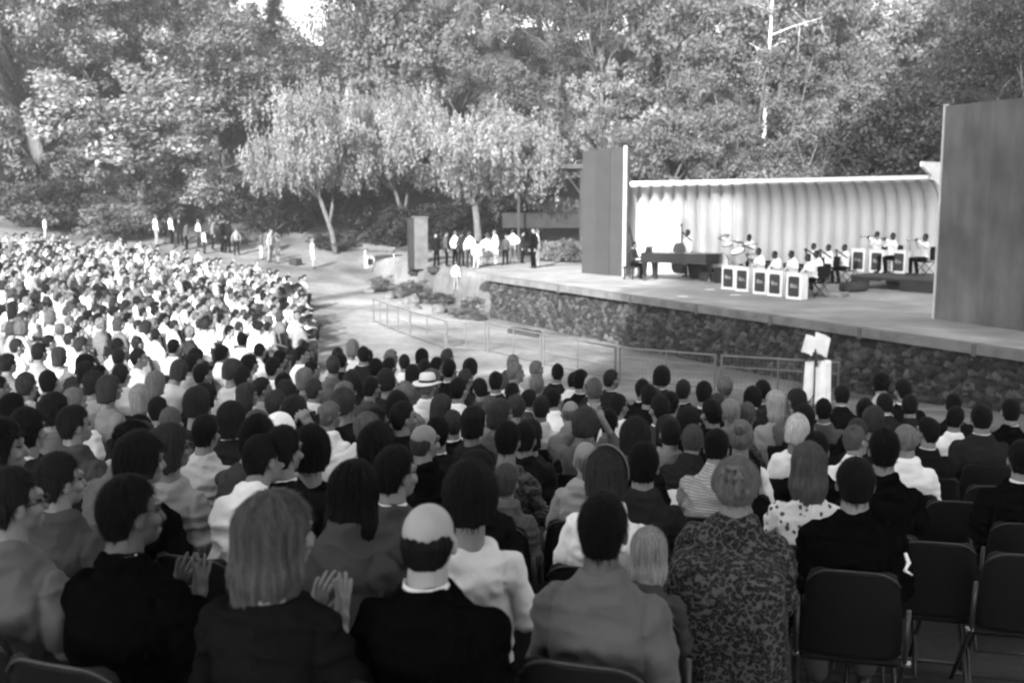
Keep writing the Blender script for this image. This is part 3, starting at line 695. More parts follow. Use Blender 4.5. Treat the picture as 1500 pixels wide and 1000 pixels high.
def drum_kit():
    g = AT(1077, 400, 36.9); g.z = STZ; t = thing('drum_kit', g + Vector((0, 0, .003)), RZB, 'drum kit with pale bass drum head behind the front row', 'drum kit')
    hd = mat('drum_head', .72, .5); sh = mat('drum_shell', .5, .4); ch = mat('chrome', .6, .25, metallic=1); cy = mat('cymbal', .55, .3, metallic=1)
    MB().box((0, -.25, .14), (2.1, 1.8, .28)).build('platform', mat('riser_top', .05), t)
    def drum(c, r, h, M, nm):
        R = M.to_3x3(); pts = lambda rr, z: [Vector(c) + R @ Vector((rr * cos(a), rr * sin(a), z)) for a in [k * 2 * pi / 24 for k in range(24)]]
        d = MB().rings([pts(r, -h / 2), pts(r, h / 2)]).build(nm, sh, t); MB().rings([pts(r * .97, h / 2 + .002), pts(r * .97, h / 2 + .008)]).build('drum_head', hd, d); MB().rings([pts(r + .012, h / 2 - .03), pts(r + .012, h / 2 + .012), pts(r, h / 2 + .012)], 0, False).build('hoop', mat('drum_hoop', .1), d)
    X = Matrix.Rotation(-pi / 2, 4, 'X'); drum((.35, .2, .28 + .36), .36, .42, X, 'bass_drum')
    drum((-.25, .15, .62 + .28), .24, .4, Matrix.Rotation(-.5, 4, 'X'), 'floor_tom'); drum((.3, .05, 1.08 + .1), .17, .22, Matrix.Rotation(-.4, 4, 'X'), 'tom'); drum((-.5, -.3, .62 + .28), .18, .16, Matrix.Rotation(-.1, 4, 'X'), 'snare')
    for x, y, z, tl in ((.62, -.1, 1.52, .5), (-.15, .1, 1.38, -.35), (-.72, .05, 1.3, .2)):
        R = Matrix.Rotation(-tl, 4, 'X'); rr = [[Vector((x, y, z)) + R.to_3x3() @ Vector((r * cos(a), r * sin(a), h)) for a in [k * 2 * pi / 20 for k in range(20)]] for r, h in ((.22, 0), (.06, .018), (.03, .04), (.01, .045))]
        c = MB().rings(rr).build('cymbal', cy, t, True); MB().tube([(x, y, .28), (x, y, z)], .012, 6).build('cymbal_stand', ch, t)
    s = thing('drum_stool', g + (Matrix.Rotation(RZB, 3, 'Z') @ Vector((-.1, -.75, .283))), RZB, 'round stool under the player behind the drums', 'stool')
    MB().rings([[(r * cos(a), r * sin(a), z) for a in [k * pi / 8 for k in range(16)]] for r, z in ((.15, .43), (.17, .46), (.16, .50))]).build('seat', blk, s)
    for k in range(3): MB().tube([(0, 0, .43), (.25 * cos(k * 2.1), .25 * sin(k * 2.1), .01)], .014, 6).build('leg', ch, s)
    return g
DG = drum_kit()

def upright_bass(g, rz):
    t = thing('double_bass', g, rz, 'double bass held upright by the standing player behind the piano', 'double bass'); wd = mat('bass_wood', .05, .3, .5, .2, 5)
    pr = [(-.0, .0), (.22, .02), (.33, .15), (.34, .32), (.25, .48), (.215, .6), (.25, .72), (.275, .85), (.22, 1.0), (.09, 1.1), (0, 1.12)]
    full = pr + [(-x, z) for x, z in reversed(pr[1:-1])]; M = Matrix.Translation((0, 0, .14)) @ Matrix.Rotation(pi / 2, 4, 'X')
    MB().prism(full, -.1, .1, M=M).build('body', wd, t); MB().tube([(0, .1, 1.2), (0, .11, 1.62), (0, .09, 1.86)], [.035, .026, .022], 8).build('neck', mat('ebony', .012, .4), t)
    MB().ell((0, .08, 1.9), (.035, .055, .06)).build('scroll', wd, t); MB().box((0, .13, .64), (.14, .04, .12)).build('bridge', mat('maple', .4), t); MB().tube([(0, 0, .14), (0, .02, 0)], .008, 6).build('end_pin', mat('chrome', .6, .25, metallic=1), t)

HELD = {'sax': 'saxophone', 'horn': 'trumpet'}
brass = mat('brass_metal', .5, .25, metallic=1, spec=.5)
def saxophone(g, rz, lab, z=0):
    t = thing('saxophone', g, rz, lab, 'saxophone'); mb = MB(); mb.tube([(0, .17, 1.06), (-.0, .24, 1.09), (.0, .28, 1.03), (.02, .31, .80), (.06, .33, .52), (.09, .38, .44), (.10, .46, .46), (.09, .50, .58), (.08, .52, .68)], [.007, .01, .013, .022, .034, .04, .044, .052, .075], 12); mb.build('horn_tube', brass, t, True)
    MB().tube([(0, .155, 1.055), (0, .19, 1.075)], .011, 8).build('mouthpiece', blk, t)
def trumpet(g, rz, lab):
    t = thing('trumpet', g, rz, lab, 'trumpet'); MB().tube([(0, .16, 1.17), (0, .45, 1.16), (0, .58, 1.155), (0, .64, 1.152)], [.007, .009, .025, .062], 14).build('bell', brass, t, True)
    MB().tube([(0, .2, 1.17), (0, .2, 1.10), (0, .46, 1.09), (0, .47, 1.16)], .008, 8).build('slide', brass, t, True)
    for k in range(3): MB().tube([(.012, .28 + k * .025, 1.09), (.012, .28 + k * .025, 1.19)], .011, 8).build('valve', brass, t, True)

def round_case():
    g = P(1250, 427, STZ); t = thing('instrument_bag', g + Vector((0, 0, .003)), RZB + 1.2, 'soft dark instrument bag lying on the stage before the riser', 'bag')
    modm = modded(MB().box((0, 0, .14), (.85, .45, .27)), 'b', [('BEVEL', dict(width=.1, segments=4))]); wrinkle(modm, .02, 2); smooth_mesh(modm); modm.materials.clear(); modm.materials.append(mat('bag_cloth', .035, .9, var=.5)); ob('body', modm, t)
    MB().tube([(-.15, 0, .27), (-.1, 0, .34), (.1, 0, .34), (.15, 0, .27)], .016, 6).build('handle', blk, t)
    g = P(1208, 433, STZ); t = ob('blanket', modded(MB().box((0, 0, 0), (1.25, .6, .10)), 'x', [('SUBSURF', dict(subdivision_type='SIMPLE', levels=5, render_levels=5))]), None, g + Vector((0, 0, .06)), .2 + RZB, label='crumpled grey cloth lying on the stage beside the near orchestra stand', category='cloth')
    wrinkle(t.data, .05, 5); smooth_mesh(t.data); t.data.materials.append(mat('blanket_grey', .2, .95, var=.3, vscale=8))
round_case()

# ------------------------------------------------------------------ wire fence in front of the wall
fm_ = mat('fence_pipe', .12, .5, .4, .2, metallic=.3); wire = mat('fence_wire', .1, .6)
FW = [[(-5.0, 38.0), (-4.3, 36.2), (-3.3, 34.0), (-2.0, 31.4)], [(-1.95, 31.35), (-.8, 30.95)], [(-.7, 30.8), (.78, 28.5)], [(.85, 28.3), (2.55, 25.8)], [(2.65, 25.7), (4.72, 24.3)], [(4.85, 24.2), (7.1, 22.7)]]
FLAB = ['low wire mesh fence panel curving away at the far end of the fence', 'short wire fence panel before the dark blocks', 'wire fence panel next to the dark log at the wall foot', 'middle wire fence panel in front of the stone wall', 'wire fence panel with a double rail left of the white draped stand', 'wire fence panel with a double rail behind the white draped stand']
for seg, lab in zip(FW, FLAB):
    c = Vector(seg[0]); t = thing('fence_panel', (c.x, c.y, 0), 0, lab, 'fence panel', 'low wire fence in front of the stage'); H = .86; pts = [Vector(p) - c for p in seg]
    g = [terrain(*p) - .02 for p in seg]
    tops = [Vector((p.x, p.y, q + H)) for p, q in zip(pts, g)]; MB().tube(tops, .022, 8).build('top_rail', fm_, t)
    if len(seg) == 2 and seg[0][0] > 2: MB().tube([p - Vector((0, 0, .25)) for p in tops], .016, 8).build('mid_rail', fm_, t)
    MB().tube([p - Vector((0, 0, H - .08)) for p in tops], .014, 6).build('bottom_rail', fm_, t)
    w = MB(); step = .1
    for (a, b) in zip(tops, tops[1:]):
        MB().tube([a - Vector((0, 0, H)), a + Vector((0, 0, .02))], .028, 8).build('post', fm_, t)
        mid = a.lerp(b, .5); MB().tube([mid - Vector((0, 0, H)), mid], .018, 6).build('post', fm_, t)
        n = int((b - a).length / step)
        for k in range(1, n):
            p = a.lerp(b, k / n); w.tube([p - Vector((0, 0, H - .08)), p], .003, 3)
        for k in range(1, 8): dz = Vector((0, 0, H - .08)) * (k / 8); w.tube([a - dz, b - dz], .0028, 3)
    b = tops[-1]; MB().tube([b - Vector((0, 0, H)), b + Vector((0, 0, .02))], .028, 8).build('post', fm_, t)
    w.build('wire_mesh', wire, t)

def dark_blocks():
    m = mat('dark_stone', .02, .8, .3, .4, 6)
    for k, (px, py, a, b, h, lab) in enumerate(((690, 454, .95, .5, .42, 'large black block at the far foot of the stone wall'), (698, 468, .8, .45, .22, 'low black block in front of the large black block'), (768, 490, 1.5, .3, .22, 'long dark log lying along the foot of the wall'), (607, 402, .62, .35, .28, 'dark bundle on the bank left of the other dark bundle'), (636, 399, .62, .35, .28, 'dark bundle on the bank nearest the tree trunk'), (433, 388, .5, .5, .35, 'small dark crate on the dirt left of the thin tree trunk'))):
        g = hit(px, py, 0); me = modded(MB().box((0, 0, h / 2), (a, b, h)), 'blk', [('BEVEL', dict(width=.09, segments=3)), ('SUBSURF', dict(levels=2, render_levels=2))]); wrinkle(me, .03, k); smooth_mesh(me); me.materials.clear(); me.materials.append(m)
        ob('log' if k == 2 else ('crate' if k == 5 else 'block' if k < 2 else 'bundle'), me, None, g - Vector((0, 0, .03)), atan2(FT.y, FT.x) + .1 * k, label=lab, category='log' if k == 2 else ('crate' if k == 5 else 'block' if k < 2 else 'bundle'))
dark_blocks()

def draped_stand():
    g = hit(1197, 598, 0); g.z = terrain(g.x, g.y); t = thing('draped_stand', g, RZB + pi, 'tall stand wrapped in white cloth with two white sheets by the fence', 'stand'); wc = cloth(9); d = mat('stand_metal', .03, .5)
    def pleat(cx, w, dp, z0, z1, sd, tl=0):
        rs = []
        for i in range(14):
            f = i / 13; z = z0 + (z1 - z0) * f; s = 1.12 - .18 * f
            rs.append([Vector((cx + tl * f + (w * s * cos(a)) * (1 + .07 * sin(7 * a + sd)), dp * s * sin(a) * (1 + .12 * sin(9 * a + sd + f)), z)) for a in [k * 2 * pi / 40 for k in range(40)]])
        return MB().rings(rs)
    pleat(.10, .17, .13, .12, 1.02, 1).build('cloth_wrap', wc, t, True); pleat(-.17, .14, .12, .16, .98, 3).build('cloth_wrap', wc, t, True)
    def sheet(c, w, h, rz, ry, sd):
        mb = MB(); n = 10; R = Matrix.Rotation(rz, 3, 'Z') @ Matrix.Rotation(ry, 3, 'Y'); vs = []
        for s in (0, 1):
            for i in range(n + 1):
                for j in range(n + 1):
                    u, v = i / n - .5, j / n - .5; vs.append(Vector(c) + R @ Vector((u * w, .09 * cos(u * 2.6) + .012 * sin(u * 17 + sd) * (1 - v) - .05 * v - s * .006, v * h)))
        m = (n + 1) ** 2; fs = []
        for i in range(n):
            for j in range(n): a = i * (n + 1) + j; fs += [(a, a + 1, a + n + 2, a + n + 1), (m + a, m + a + n + 1, m + a + n + 2, m + a + 1)]
        return mb.add(vs, fs)
    sheet((-.20, -.10, 1.30), .24, .40, .1, .30, 0).build('cloth_sheet', wc, t, True); sheet((.10, -.12, 1.33), .40, .44, -.15, .26, 2).build('cloth_sheet', wc, t, True)
    MB().tube([(0, -.14, .02), (0, -.15, 1.25)], .016, 8).build('pole', d, t); MB().tube([(-.26, -.16, .98), (.22, -.16, 1.06)], .018, 8).build('clamp_bar', d, t); MB().tube([(.06, -.17, .9), (.02, -.17, 1.2)], .026, 8).build('clamp', d, t)
    for k in range(3): MB().tube([(0, -.14, .3), (.38 * cos(k * 2.1 + .5), -.14 + .38 * sin(k * 2.1 + .5), .0)], .013, 6).build('leg', d, t)
draped_stand()

# ------------------------------------------------------------------ beyond the pit: shed, post, table
def bank_things():
    m = mat('bank_rock', .10, .9, .2, .35, 5, .5, 20)
    for k in range(6):
        f = k / 5 * .9 + .05; p = FA + TT * (9.5 * f) - TN * (.9 + .9 * (k * .37 % 1)); r = .16 + .16 * (k * .61 % 1); mb = MB(); mb.ell((0, 0, r * .5), (r * 1.3, r, r * .8), None, 14, 10); me = mb.mesh('rock'); wrinkle(me, .12, k); smooth_mesh(me); me.materials.append(m)
        o = ob('rock', me, None, (p.x, p.y, terrain(p.x, p.y) - .04), k * 1.3, label='rough grey rock on the bank at the far end of the stone wall', category='rock', group='rocks on the bank')
bank_things()
def left_things():
    a = AT(795, 345, 52); gz = terrain(a.x, a.y); t = thing('shed', (a.x, a.y, gz), -.12, 'low grey shed under a flat beam roof left of the far flat', 'shed'); sm = mat('shed_wall', .06, .9, var=.35, vscale=2)
    k = 52 / FPX; z = lambda py: AT(795, py, 52).z - gz
    MB().prism([(0, 0), (3.6, 0), (3.6, 2.4), (0, 2.4)], 0, z(262)).build('wall', sm, t)
    MB().box((1.0, -.9, z(246)), (4.2, 3.6, .2)).build('roof', mat('shed_roof', .05, .9), t)
    MB().box((1.0, -.84, z(322)), (5.6, 1.3, .7)).build('dark_band', mat('shed_dark', .02, .9), t)  # plain dark box forms the dark band below the roof
    for x in (-.9, 2.0): MB().box((x, -2.5, z(250) / 2), (.12, .12, z(250))).build('post', mat('timber_dark', .03), t)
    MB().tube([(1.2, -2.5, z(252)), (2.0, -2.5, z(285))], .05, 6).build('brace', mat('timber_dark', .03), t)
    a = hit(616, 392, 0); gz = a.z - .05; t = thing('gate_post', (a.x, a.y, gz), .25, 'square pale-fronted gate post under the spreading trees', 'post'); h = AT(616, 319, a.y).z - gz
    MB().box((0, 0, h / 2), (.62, .5, h)).build('shaft', mat('post_pale', .085, .9, var=.3), t); MB().box((-.42, .12, h / 2), (.2, .62, h * .99)).build('side_board', mat('post_dark', .02, .9), t); MB().box((0, 0, h + .03), (.7, .6, .06)).build('cap', mat('post_pale', .17), t)
    a = hit(556, 392, 0); gz = a.z; t = thing('table', (a.x, a.y, gz), .1, 'folding table under a sloping pale cloth by the trees', 'table'); tm = cloth(4)
    mb = MB(); rs = []
    for i in range(9):
        u = -.8 + i * .2; zz = 1.12 - .10 * (u + .8) + .02 * sin(u * 9); rs.append([(u, -.5, zz - .2 - .05 * sin(u * 12)), (u, -.48, zz), (u, .48, zz + .05), (u, .5, zz - .2), (u, .47, zz - .2), (u, .45, zz + .02), (u, -.45, zz - .03), (u, -.47, zz - .2)])
    mb.rings(rs).build('table_cloth', tm, t, True)
    for x in (-.7, .72):
        for y in (-.4, .4): MB().tube([(x, y, 0), (x, y, .99)], .03, 6).build('leg', mat('timber_pale', .4), t)
    g = hit(543, 393, 0); t = thing('ice_chest', g + Vector((0, 0, .0)), .1, 'pale box with dark front standing under the cloth-covered table', 'box'); MB().box((0, 0, .3), (.46, .42, .6)).build('body', cloth(6), t); MB().box((0, -.215, .34), (.26, .012, .3)).build('front_panel', cloth(2), t); MB().box((0, 0, .62), (.5, .46, .05)).build('lid', cloth(6), t)
left_things()
# ------------------------------------------------------------------ trees and plants
def leafm(name, v, sp=.25):
    return mat(name, v, .6, .3, .35, 1.1, trans=.42, var2=.25, v2scale=.35)
LEAF = {k: leafm('leaves_' + k, v) for k, v in (('pale', .235), ('silver', .25), ('mid', .14), ('dim', .085), ('dark', .03))}
BARK = {k: mat('bark_' + k, v, .9, .2, .5, 6, .6, 14, stretch=(3, 3, .6)) for k, v in (('pale', .085), ('mid', .07), ('dark', .04), ('white', .6))}

def leaves(centres, radii, n, size, rng, flat=.75, droop=0, up=.45, aspect=.55):
    """n leaf quads gathered round the clump centres; returns V, F"""
    c = np.asarray(centres); r = np.asarray(radii); w = r ** 2 / (r ** 2).sum(); k = rng.choice(len(c), n, p=w)
    d = rng.standard_normal((n, 3)); d /= np.linalg.norm(d, axis=1)[:, None]; rad = rng.random(n) ** .42
    off = d * rad[:, None] * r[k][:, None]; off[:, 2] *= flat
    p = c[k] + off
    if droop:
        so = rng.standard_normal((len(c) * 15, 3)); so /= np.linalg.norm(so, axis=1)[:, None]; so *= rng.random((len(so), 1)) ** .5; ln = rng.uniform(.3, 1, len(so)); sk = rng.integers(0, 15, n) + k * 15
        d = so[sk]; p = c[k] + d * r[k][:, None] * np.array([1, 1, .8]) + rng.standard_normal((n, 3)) * .05; p[:, 2] -= droop * ln[sk] * rng.random(n) * 1.25
    nrm = d * .8 + np.array([0, 0, up]) + rng.standard_normal((n, 3)) * .55; nrm /= np.linalg.norm(nrm, axis=1)[:, None]
    a = rng.standard_normal((n, 3))
    if droop: a = np.array([0, 0, -1.]) + a * .35
    a -= nrm * (a * nrm).sum(1)[:, None]; a /= np.linalg.norm(a, axis=1)[:, None] + 1e-9; b = np.cross(nrm, a)
    s = size * rng.uniform(.55, 1.35, n)[:, None]
    V = np.stack([p - a * s * .5, p + b * s * aspect * .5, p + a * s * .5, p - b * s * aspect * .5], 1).reshape(-1, 3)
    return V, np.arange(4 * n).reshape(n, 4)

def clumps(rng, R, n, r0, r1, low=-.55, lobes=6):
    """clump centres over a few unequal lobes, so the outline is uneven"""
    lob = []
    for k in range(lobes):
        a = rng.uniform(0, 2 * pi); e = rng.uniform(low, .9); q = sqrt(max(0, 1 - e * e)); f = rng.uniform(.35, .62); lob.append((np.array([cos(a) * q * f * R[0], sin(a) * q * f * R[1], e * f * R[2] * 1.05]), rng.uniform(.42, .66)))
    lob.append((np.zeros(3), .62)); C, Q = [], []
    while len(C) < n:
        o, f = lob[rng.integers(len(lob))]; d = rng.standard_normal(3); d /= np.linalg.norm(d); d *= rng.uniform(.7, 1.0) * f
        p = o + d * np.array(R)
        if p[2] < low * R[2]: continue
        C.append(p); Q.append(rng.uniform(r0, r1))
    return np.array(C), np.array(Q)

def limb_mesh(base, tips, rng, r0, fork, mats, name, bend=.12, extra=0):
    mb = MB(); base = Vector(base); fork = Vector(fork)
    mid = base.lerp(fork, .5) + Vector((rng.uniform(-bend, bend), rng.uniform(-bend, bend), 0)); mb.tube([base - Vector((0, 0, .3)), base + Vector((0, 0, .25)), mid, fork], [r0 * 1.5, r0 * 1.05, r0 * .9, r0 * .72], 10)
    for t in tips:
        t = Vector(t); L = (t - fork).length; m1 = fork.lerp(t, .35) + Vector(rng.uniform(-.08, .08, 3)) * L + Vector((0, 0, -.03 * L)); m2 = fork.lerp(t, .7) + Vector(rng.uniform(-.06, .06, 3)) * L
        q = r0 * rng.uniform(.35, .55); mb.tube([fork - Vector((0, 0, .1)), m1, m2, t], [q, q * .75, q * .45, q * .12], 6)
        for _ in range(extra):
            s = m1.lerp(t, rng.random()); e = s + Vector(rng.standard_normal(3)) * L * .16 + Vector((0, 0, .05 * L)); mb.tube([s, s.lerp(e, .5) + Vector(rng.uniform(-.03, .03, 3)) * L, e], [q * .35, q * .2, q * .05], 5)
    return mb.mesh(name, mats, True)

TREEDATA = {}
def broad(seed, kind='broad'):
    """crown and trunk meshes for a tree about 10 m tall with a 9 m wide crown"""
    if (seed, kind) in TREEDATA: return TREEDATA[(seed, kind)]
    rng = np.random.default_rng(seed + 100)
    if kind == 'broad':
        R = (4.3, 4.3, 4.2); cz = 5.9; C, Q = clumps(rng, R, 120, .55, 1.15, -.75, 8); V, Fc = leaves(C, Q, 15000, .27, rng); r0 = .26; fz = 2.6
    elif kind == 'great':
        R = (4.3, 4.3, 4.3); cz = 5.7; C, Q = clumps(rng, R, 260, .32, .72, -.85, 11); V, Fc = leaves(C, Q, 46000, .125, rng, flat=.65); r0 = .2; fz = 2.4
    elif kind == 'loose':
        R = (4.2, 4.2, 4.6); cz = 5.6; C, Q = clumps(rng, R, 80, .45, .95, -.8, 9); V, Fc = leaves(C, Q, 8500, .25, rng); r0 = .2; fz = 2.2
    elif kind == 'round':
        R = (4.4, 4.4, 4.3); cz = 5.3; C, Q = clumps(rng, R, 150, .5, .85, -.9, 4); V, Fc = leaves(C, Q, 16000, .20, rng, flat=.6); r0 = .24; fz = 1.8
    elif kind == 'pepper':
        R = (4.6, 4.6, 3.5); cz = 5.7; C, Q = clumps(rng, R, 190, .45, .9, -.68, 12); V, Fc = leaves(C, Q, 34000, .17, rng, flat=.9, droop=.75, up=.2, aspect=.42); r0 = .2; fz = 2.3
    elif kind == 'conifer':
        C, Q = [], []
        for k in range(34):
            z = 1.6 + k * .25; L = 3.3 * (1 - (z - 1.2) / 9.4) ** .8
            for j in range(5):
                a = rng.uniform(0, 6.3)
                for f in (.3, .5, .7, .88, 1.0): C.append((cos(a) * L * f, sin(a) * L * f, z - .55 * f * f * L * .5)); Q.append(.22 + .22 * (1 - f))
        V, Fc = leaves(np.array(C), np.array(Q), 14000, .2, rng, flat=.55, droop=.5, up=.6, aspect=.3); r0 = .2; fz = 9.7; cz = 0
    else:  # shrub
        R = (1.5, 1.5, 1.25); cz = .95; C, Q = clumps(rng, R, 60, .22, .42, -.8, 6); V, Fc = leaves(C, Q, 5000, .13, rng); r0 = .04; fz = .25
    if kind != 'conifer': V = V + np.array([0, 0, cz]); C = C + np.array([0, 0, cz])
    crown = fromnp('crown', V, Fc, [LEAF['mid']])
    if kind == 'conifer': trunk = limb_mesh((0, 0, 0), [(0, 0, 10.2)], rng, r0, (0, 0, 5), [BARK['dark']], 'trunk')
    else:
        pick = [C[i] for i in rng.choice(len(C), 16 if kind != 'shrub' else 7, replace=False)]
        trunk = limb_mesh((0, 0, 0), pick, rng, r0, (rng.uniform(-.3, .3) if kind != 'shrub' else 0, rng.uniform(-.3, .3) if kind != 'shrub' else 0, fz), [BARK['mid']], 'trunk', extra=3 if kind != 'shrub' else 0)
    TREEDATA[(seed, kind)] = (crown, trunk); return TREEDATA[(seed, kind)]

TREES = []   # (object, px, py, phrase, fixed label)
def tree(px, Y, h, w, kind, tone, bark, seed, label=None, name='tree', grp=None, x=None, phrase=None, sink=0):
    if h > 14.5 and kind in ('broad', 'round', 'loose'): kind, seed = 'great', 1 + seed % 4
    X = (px - 750) / FPX * (Y * CP + 0) if x is None else x
    X = (px - 750) / FPX * (Y * CP + (EYE - terrain(X, Y) - h * .5) * SP) if x is None else x
    gz = terrain(X, Y); c, tr = broad(seed, kind); hb = {'conifer': 10.3, 'shrub': 2.2, 'pepper': 9.3}.get(kind, 10.2); wb = {'conifer': 6.5, 'shrub': 3.1}.get(kind, 9.2)
    t = thing(name, (X, Y, gz - .05 - sink), seed * 1.7 + px * .013, label, 'shrub' if kind == 'shrub' else 'tree', grp); t.scale = (w / wb, w / wb, h / hb)
    ob('crown', c, t, mats=[LEAF[tone]]); ob('trunk', tr, t, mats=[BARK[bark]])
    top = proj((X, Y, gz + h * .6)); TREES.append([t, top[0], top[1], phrase or ('%s %s %s' % ({'pale': 'pale grey', 'silver': 'silvery', 'mid': 'mid grey', 'dim': 'dim grey', 'dark': 'dark'}[tone], {'broad': 'leafy', 'great': 'tall leafy', 'loose': 'loose-crowned', 'round': 'round-crowned', 'pepper': 'drooping', 'conifer': 'conical', 'shrub': 'leafy'}[kind], 'shrub' if kind == 'shrub' else 'tree')), label])
    return t

tree(40, 62, 23, 19, 'broad', 'silver', 'mid', 1, 'tall pale leafy tree at the left edge behind the crowd')
tree(205, 60, 11.5, 13, 'loose', 'pale', 'pale', 2, 'low spreading pale tree directly behind the far left crowd')
tree(185, 78, 24, 19, 'broad', 'silver', 'pale', 3, 'very tall pale tree rising behind the low spreading pale tree')
tree(300, 80, 19, 9, 'loose', 'mid', 'mid', 4)
tree(318, 68, 11, 10, 'broad', 'mid', 'mid', 1)
tree(405, 90, 7.5, 8, 'conifer', 'dim', 'dark', 7, 'dark cedar with level layered branches, left of the drooping spire')
tree(527, 74, 22.5, 11, 'conifer', 'dark', 'dark', 8, 'dark drooping conifer spire above the pale pepper tree', name='conifer')
tree(628, 82, 21, 17, 'round', 'mid', 'mid', 9, 'large mid grey round tree between the dark conifer spire and the dark gap')
tree(725, 88, 23, 14, 'broad', 'mid', 'mid', 3)
tree(450, 72, 8.8, 9, 'loose', 'dim', 'mid', 2)
tree(480, 57, 10.1, 8.6, 'pepper', 'silver', 'pale', 5, 'silvery drooping pepper tree with thin leaning trunk by the dirt', name='pepper_tree')
tree(697, 51.5, 9.5, 9.6, 'pepper', 'silver', 'pale', 6, 'silvery drooping pepper tree with forked pale trunk beside the far flat', name='pepper_tree')
tree(590, 60, 9.6, 9, 'pepper', 'pale', 'pale', 5, 'drooping pale tree between the two silvery pepper trees', name='pepper_tree')
tree(815, 78, 20, 10, 'broad', 'dim', 'mid', 4, 'dim tall tree rising behind the shed left of the round tree')
tree(960, 58.5, 11.3, 8.2, 'round', 'mid', 'mid', 6, 'dense round-crowned tree directly behind the far end of the shell')
tree(885, 66, 9.5, 5.5, 'loose', 'pale', 'mid', 8)
tree(930, 84, 23, 13, 'broad', 'dim', 'mid', 1)
tree(1030, 76, 18, 11, 'broad', 'mid', 'mid', 3)
tree(1090, 88, 22, 13, 'loose', 'pale', 'pale', 4)
tree(1238, 72, 19, 10, 'loose', 'pale', 'pale', 2, 'hazy pale tree right of the bare white trunk')
tree(1200, 56, 8, 7, 'loose', 'mid', 'mid', 8)
tree(1300, 50, 8.5, 7, 'broad', 'dark', 'dark', 1, 'low dark tree above the right half of the shell')
tree(1345, 57, 8.8, 7, 'broad', 'dark', 'dark', 3, 'tall dark tree left of the near flat')
tree(1520, 60, 19, 9.5, 'round', 'dim', 'dark', 9, 'dim round-headed tree behind the near right flat')
tree(1540, 50, 16, 11, 'broad', 'dark', 'dark', 4)
tree(1130, 58, 6.5, 6, 'loose', 'mid', 'mid', 2)
tree(760, 64, 9.5, 8, 'broad', 'dim', 'mid', 1)
k = 0
for px in range(-90, 1620, 122):
    k += 1
    if abs(px - 440) < 170 or abs(px - 1385) < 170: continue
    tree(px + RNG.uniform(-25, 25), RNG.uniform(99, 108), RNG.uniform(10.5, 14.3), RNG.uniform(15, 19), ('broad', 'round', 'loose')[k % 3], ('pale', 'mid', 'pale', 'mid', 'dim')[k % 5], 'mid', (1, 6, 2, 3, 9, 4)[k % 6] if k % 3 == 0 else (3, 9, 4)[k % 3], grp='trees along the top of the wooded hillside')
for px, Y, h, w, tone in ((-75, 74, 10, 10, 'pale'), (110, 70, 15, 12, 'mid'), (265, 72, 15, 11, 'mid'), (560, 70, 14, 10, 'mid'), (670, 72, 15, 10, 'mid'), (880, 74, 15, 10, 'dim'), (1150, 70, 13, 9, 'mid'), (1400, 74, 5, 7, 'mid'), (985, 70, 14, 9, 'mid'), (400, 76, 8.5, 9, 'dim')):
    tree(px, Y, h, w, ('broad', 'loose')[int(px) % 2], tone, 'mid', (1, 3, 4)[int(px) % 3])
# shrubs and hedges
for px, Y, h, w, tone, lab in ((290, 61, 3.6, 5.2, 'silver', 'bright flowering shrub behind the far left crowd'), (30, 56, 3.2, 6, 'dim', None), (110, 57, 3.0, 5.5, 'dark', None), (180, 56, 2.6, 5, 'mid', None), (235, 60, 2.6, 4, 'dim', None), (345, 62, 2.6, 5, 'dark', None), (395, 60, 3.2, 5, 'dark', None),
                               (440, 61, 3.4, 5, 'dark', None), (480, 63, 3.6, 5, 'dark', None), (545, 62, 3.4, 4.5, 'dark', None), (575, 59, 3.2, 4, 'dark', None), (650, 60, 3.2, 5, 'dark', None), (700, 60, 3.4, 5, 'dark', None), (745, 58, 3, 4, 'dark', None), (815, 49, 1.3, 2.4, 'pale', 'pale low shrub at the foot of the far flat'), (836, 48, 1.5, 1.8, 'mid', None), (800, 54, 1.6, 3, 'mid', None),
                               (395, 57, 1.3, 1.2, 'silver', None), (985, 51, 4.2, 4.5, 'mid', None), (1060, 50, 4.0, 4, 'mid', None), (1130, 49, 4.4, 4, 'mid', None), (1200, 48, 4.4, 4.5, 'mid', None), (1270, 46, 4.4, 4.5, 'dark', None), (1340, 44, 4.6, 4.5, 'dark', None), (330, 58, 1.4, 3, 'dim', None), (505, 58, 1.2, 3, 'dim', None), (470, 58, 1.1, 2.4, 'dark', None)):
    tree(px, Y, h, w, 'shrub', tone, 'dark', (11, 12)[int(px + Y) % 2], lab, name='shrub')

for k in range(74):          # undergrowth all over the wooded slope
    px = -70 + (k * 211.7) % 1640; Y = 62 + (k * 7.13) % 34 - (8 if px > 1000 else 0)
    tree(px, Y, RNG.uniform(3.2, 6.5), RNG.uniform(4.5, 8), 'shrub', ('mid', 'dim', 'pale', 'dim', 'mid')[k % 5], 'dark', (11, 12)[k % 2], None, name='shrub', grp='undergrowth on the wooded slope')
for k in range(5):
    p = FA + TT * (10.5 * ((k * .618) % 1) + .2) - TN * (1.2 - 2.2 * ((k * .37) % 1)); tree(0, p.y, RNG.uniform(.5, .95), RNG.uniform(1.1, 2.0), 'shrub', ('mid', 'dim', 'pale')[k % 3], 'dark', (11, 12)[k % 2], None, name='shrub', grp='low scrub on the bank', x=p.x)

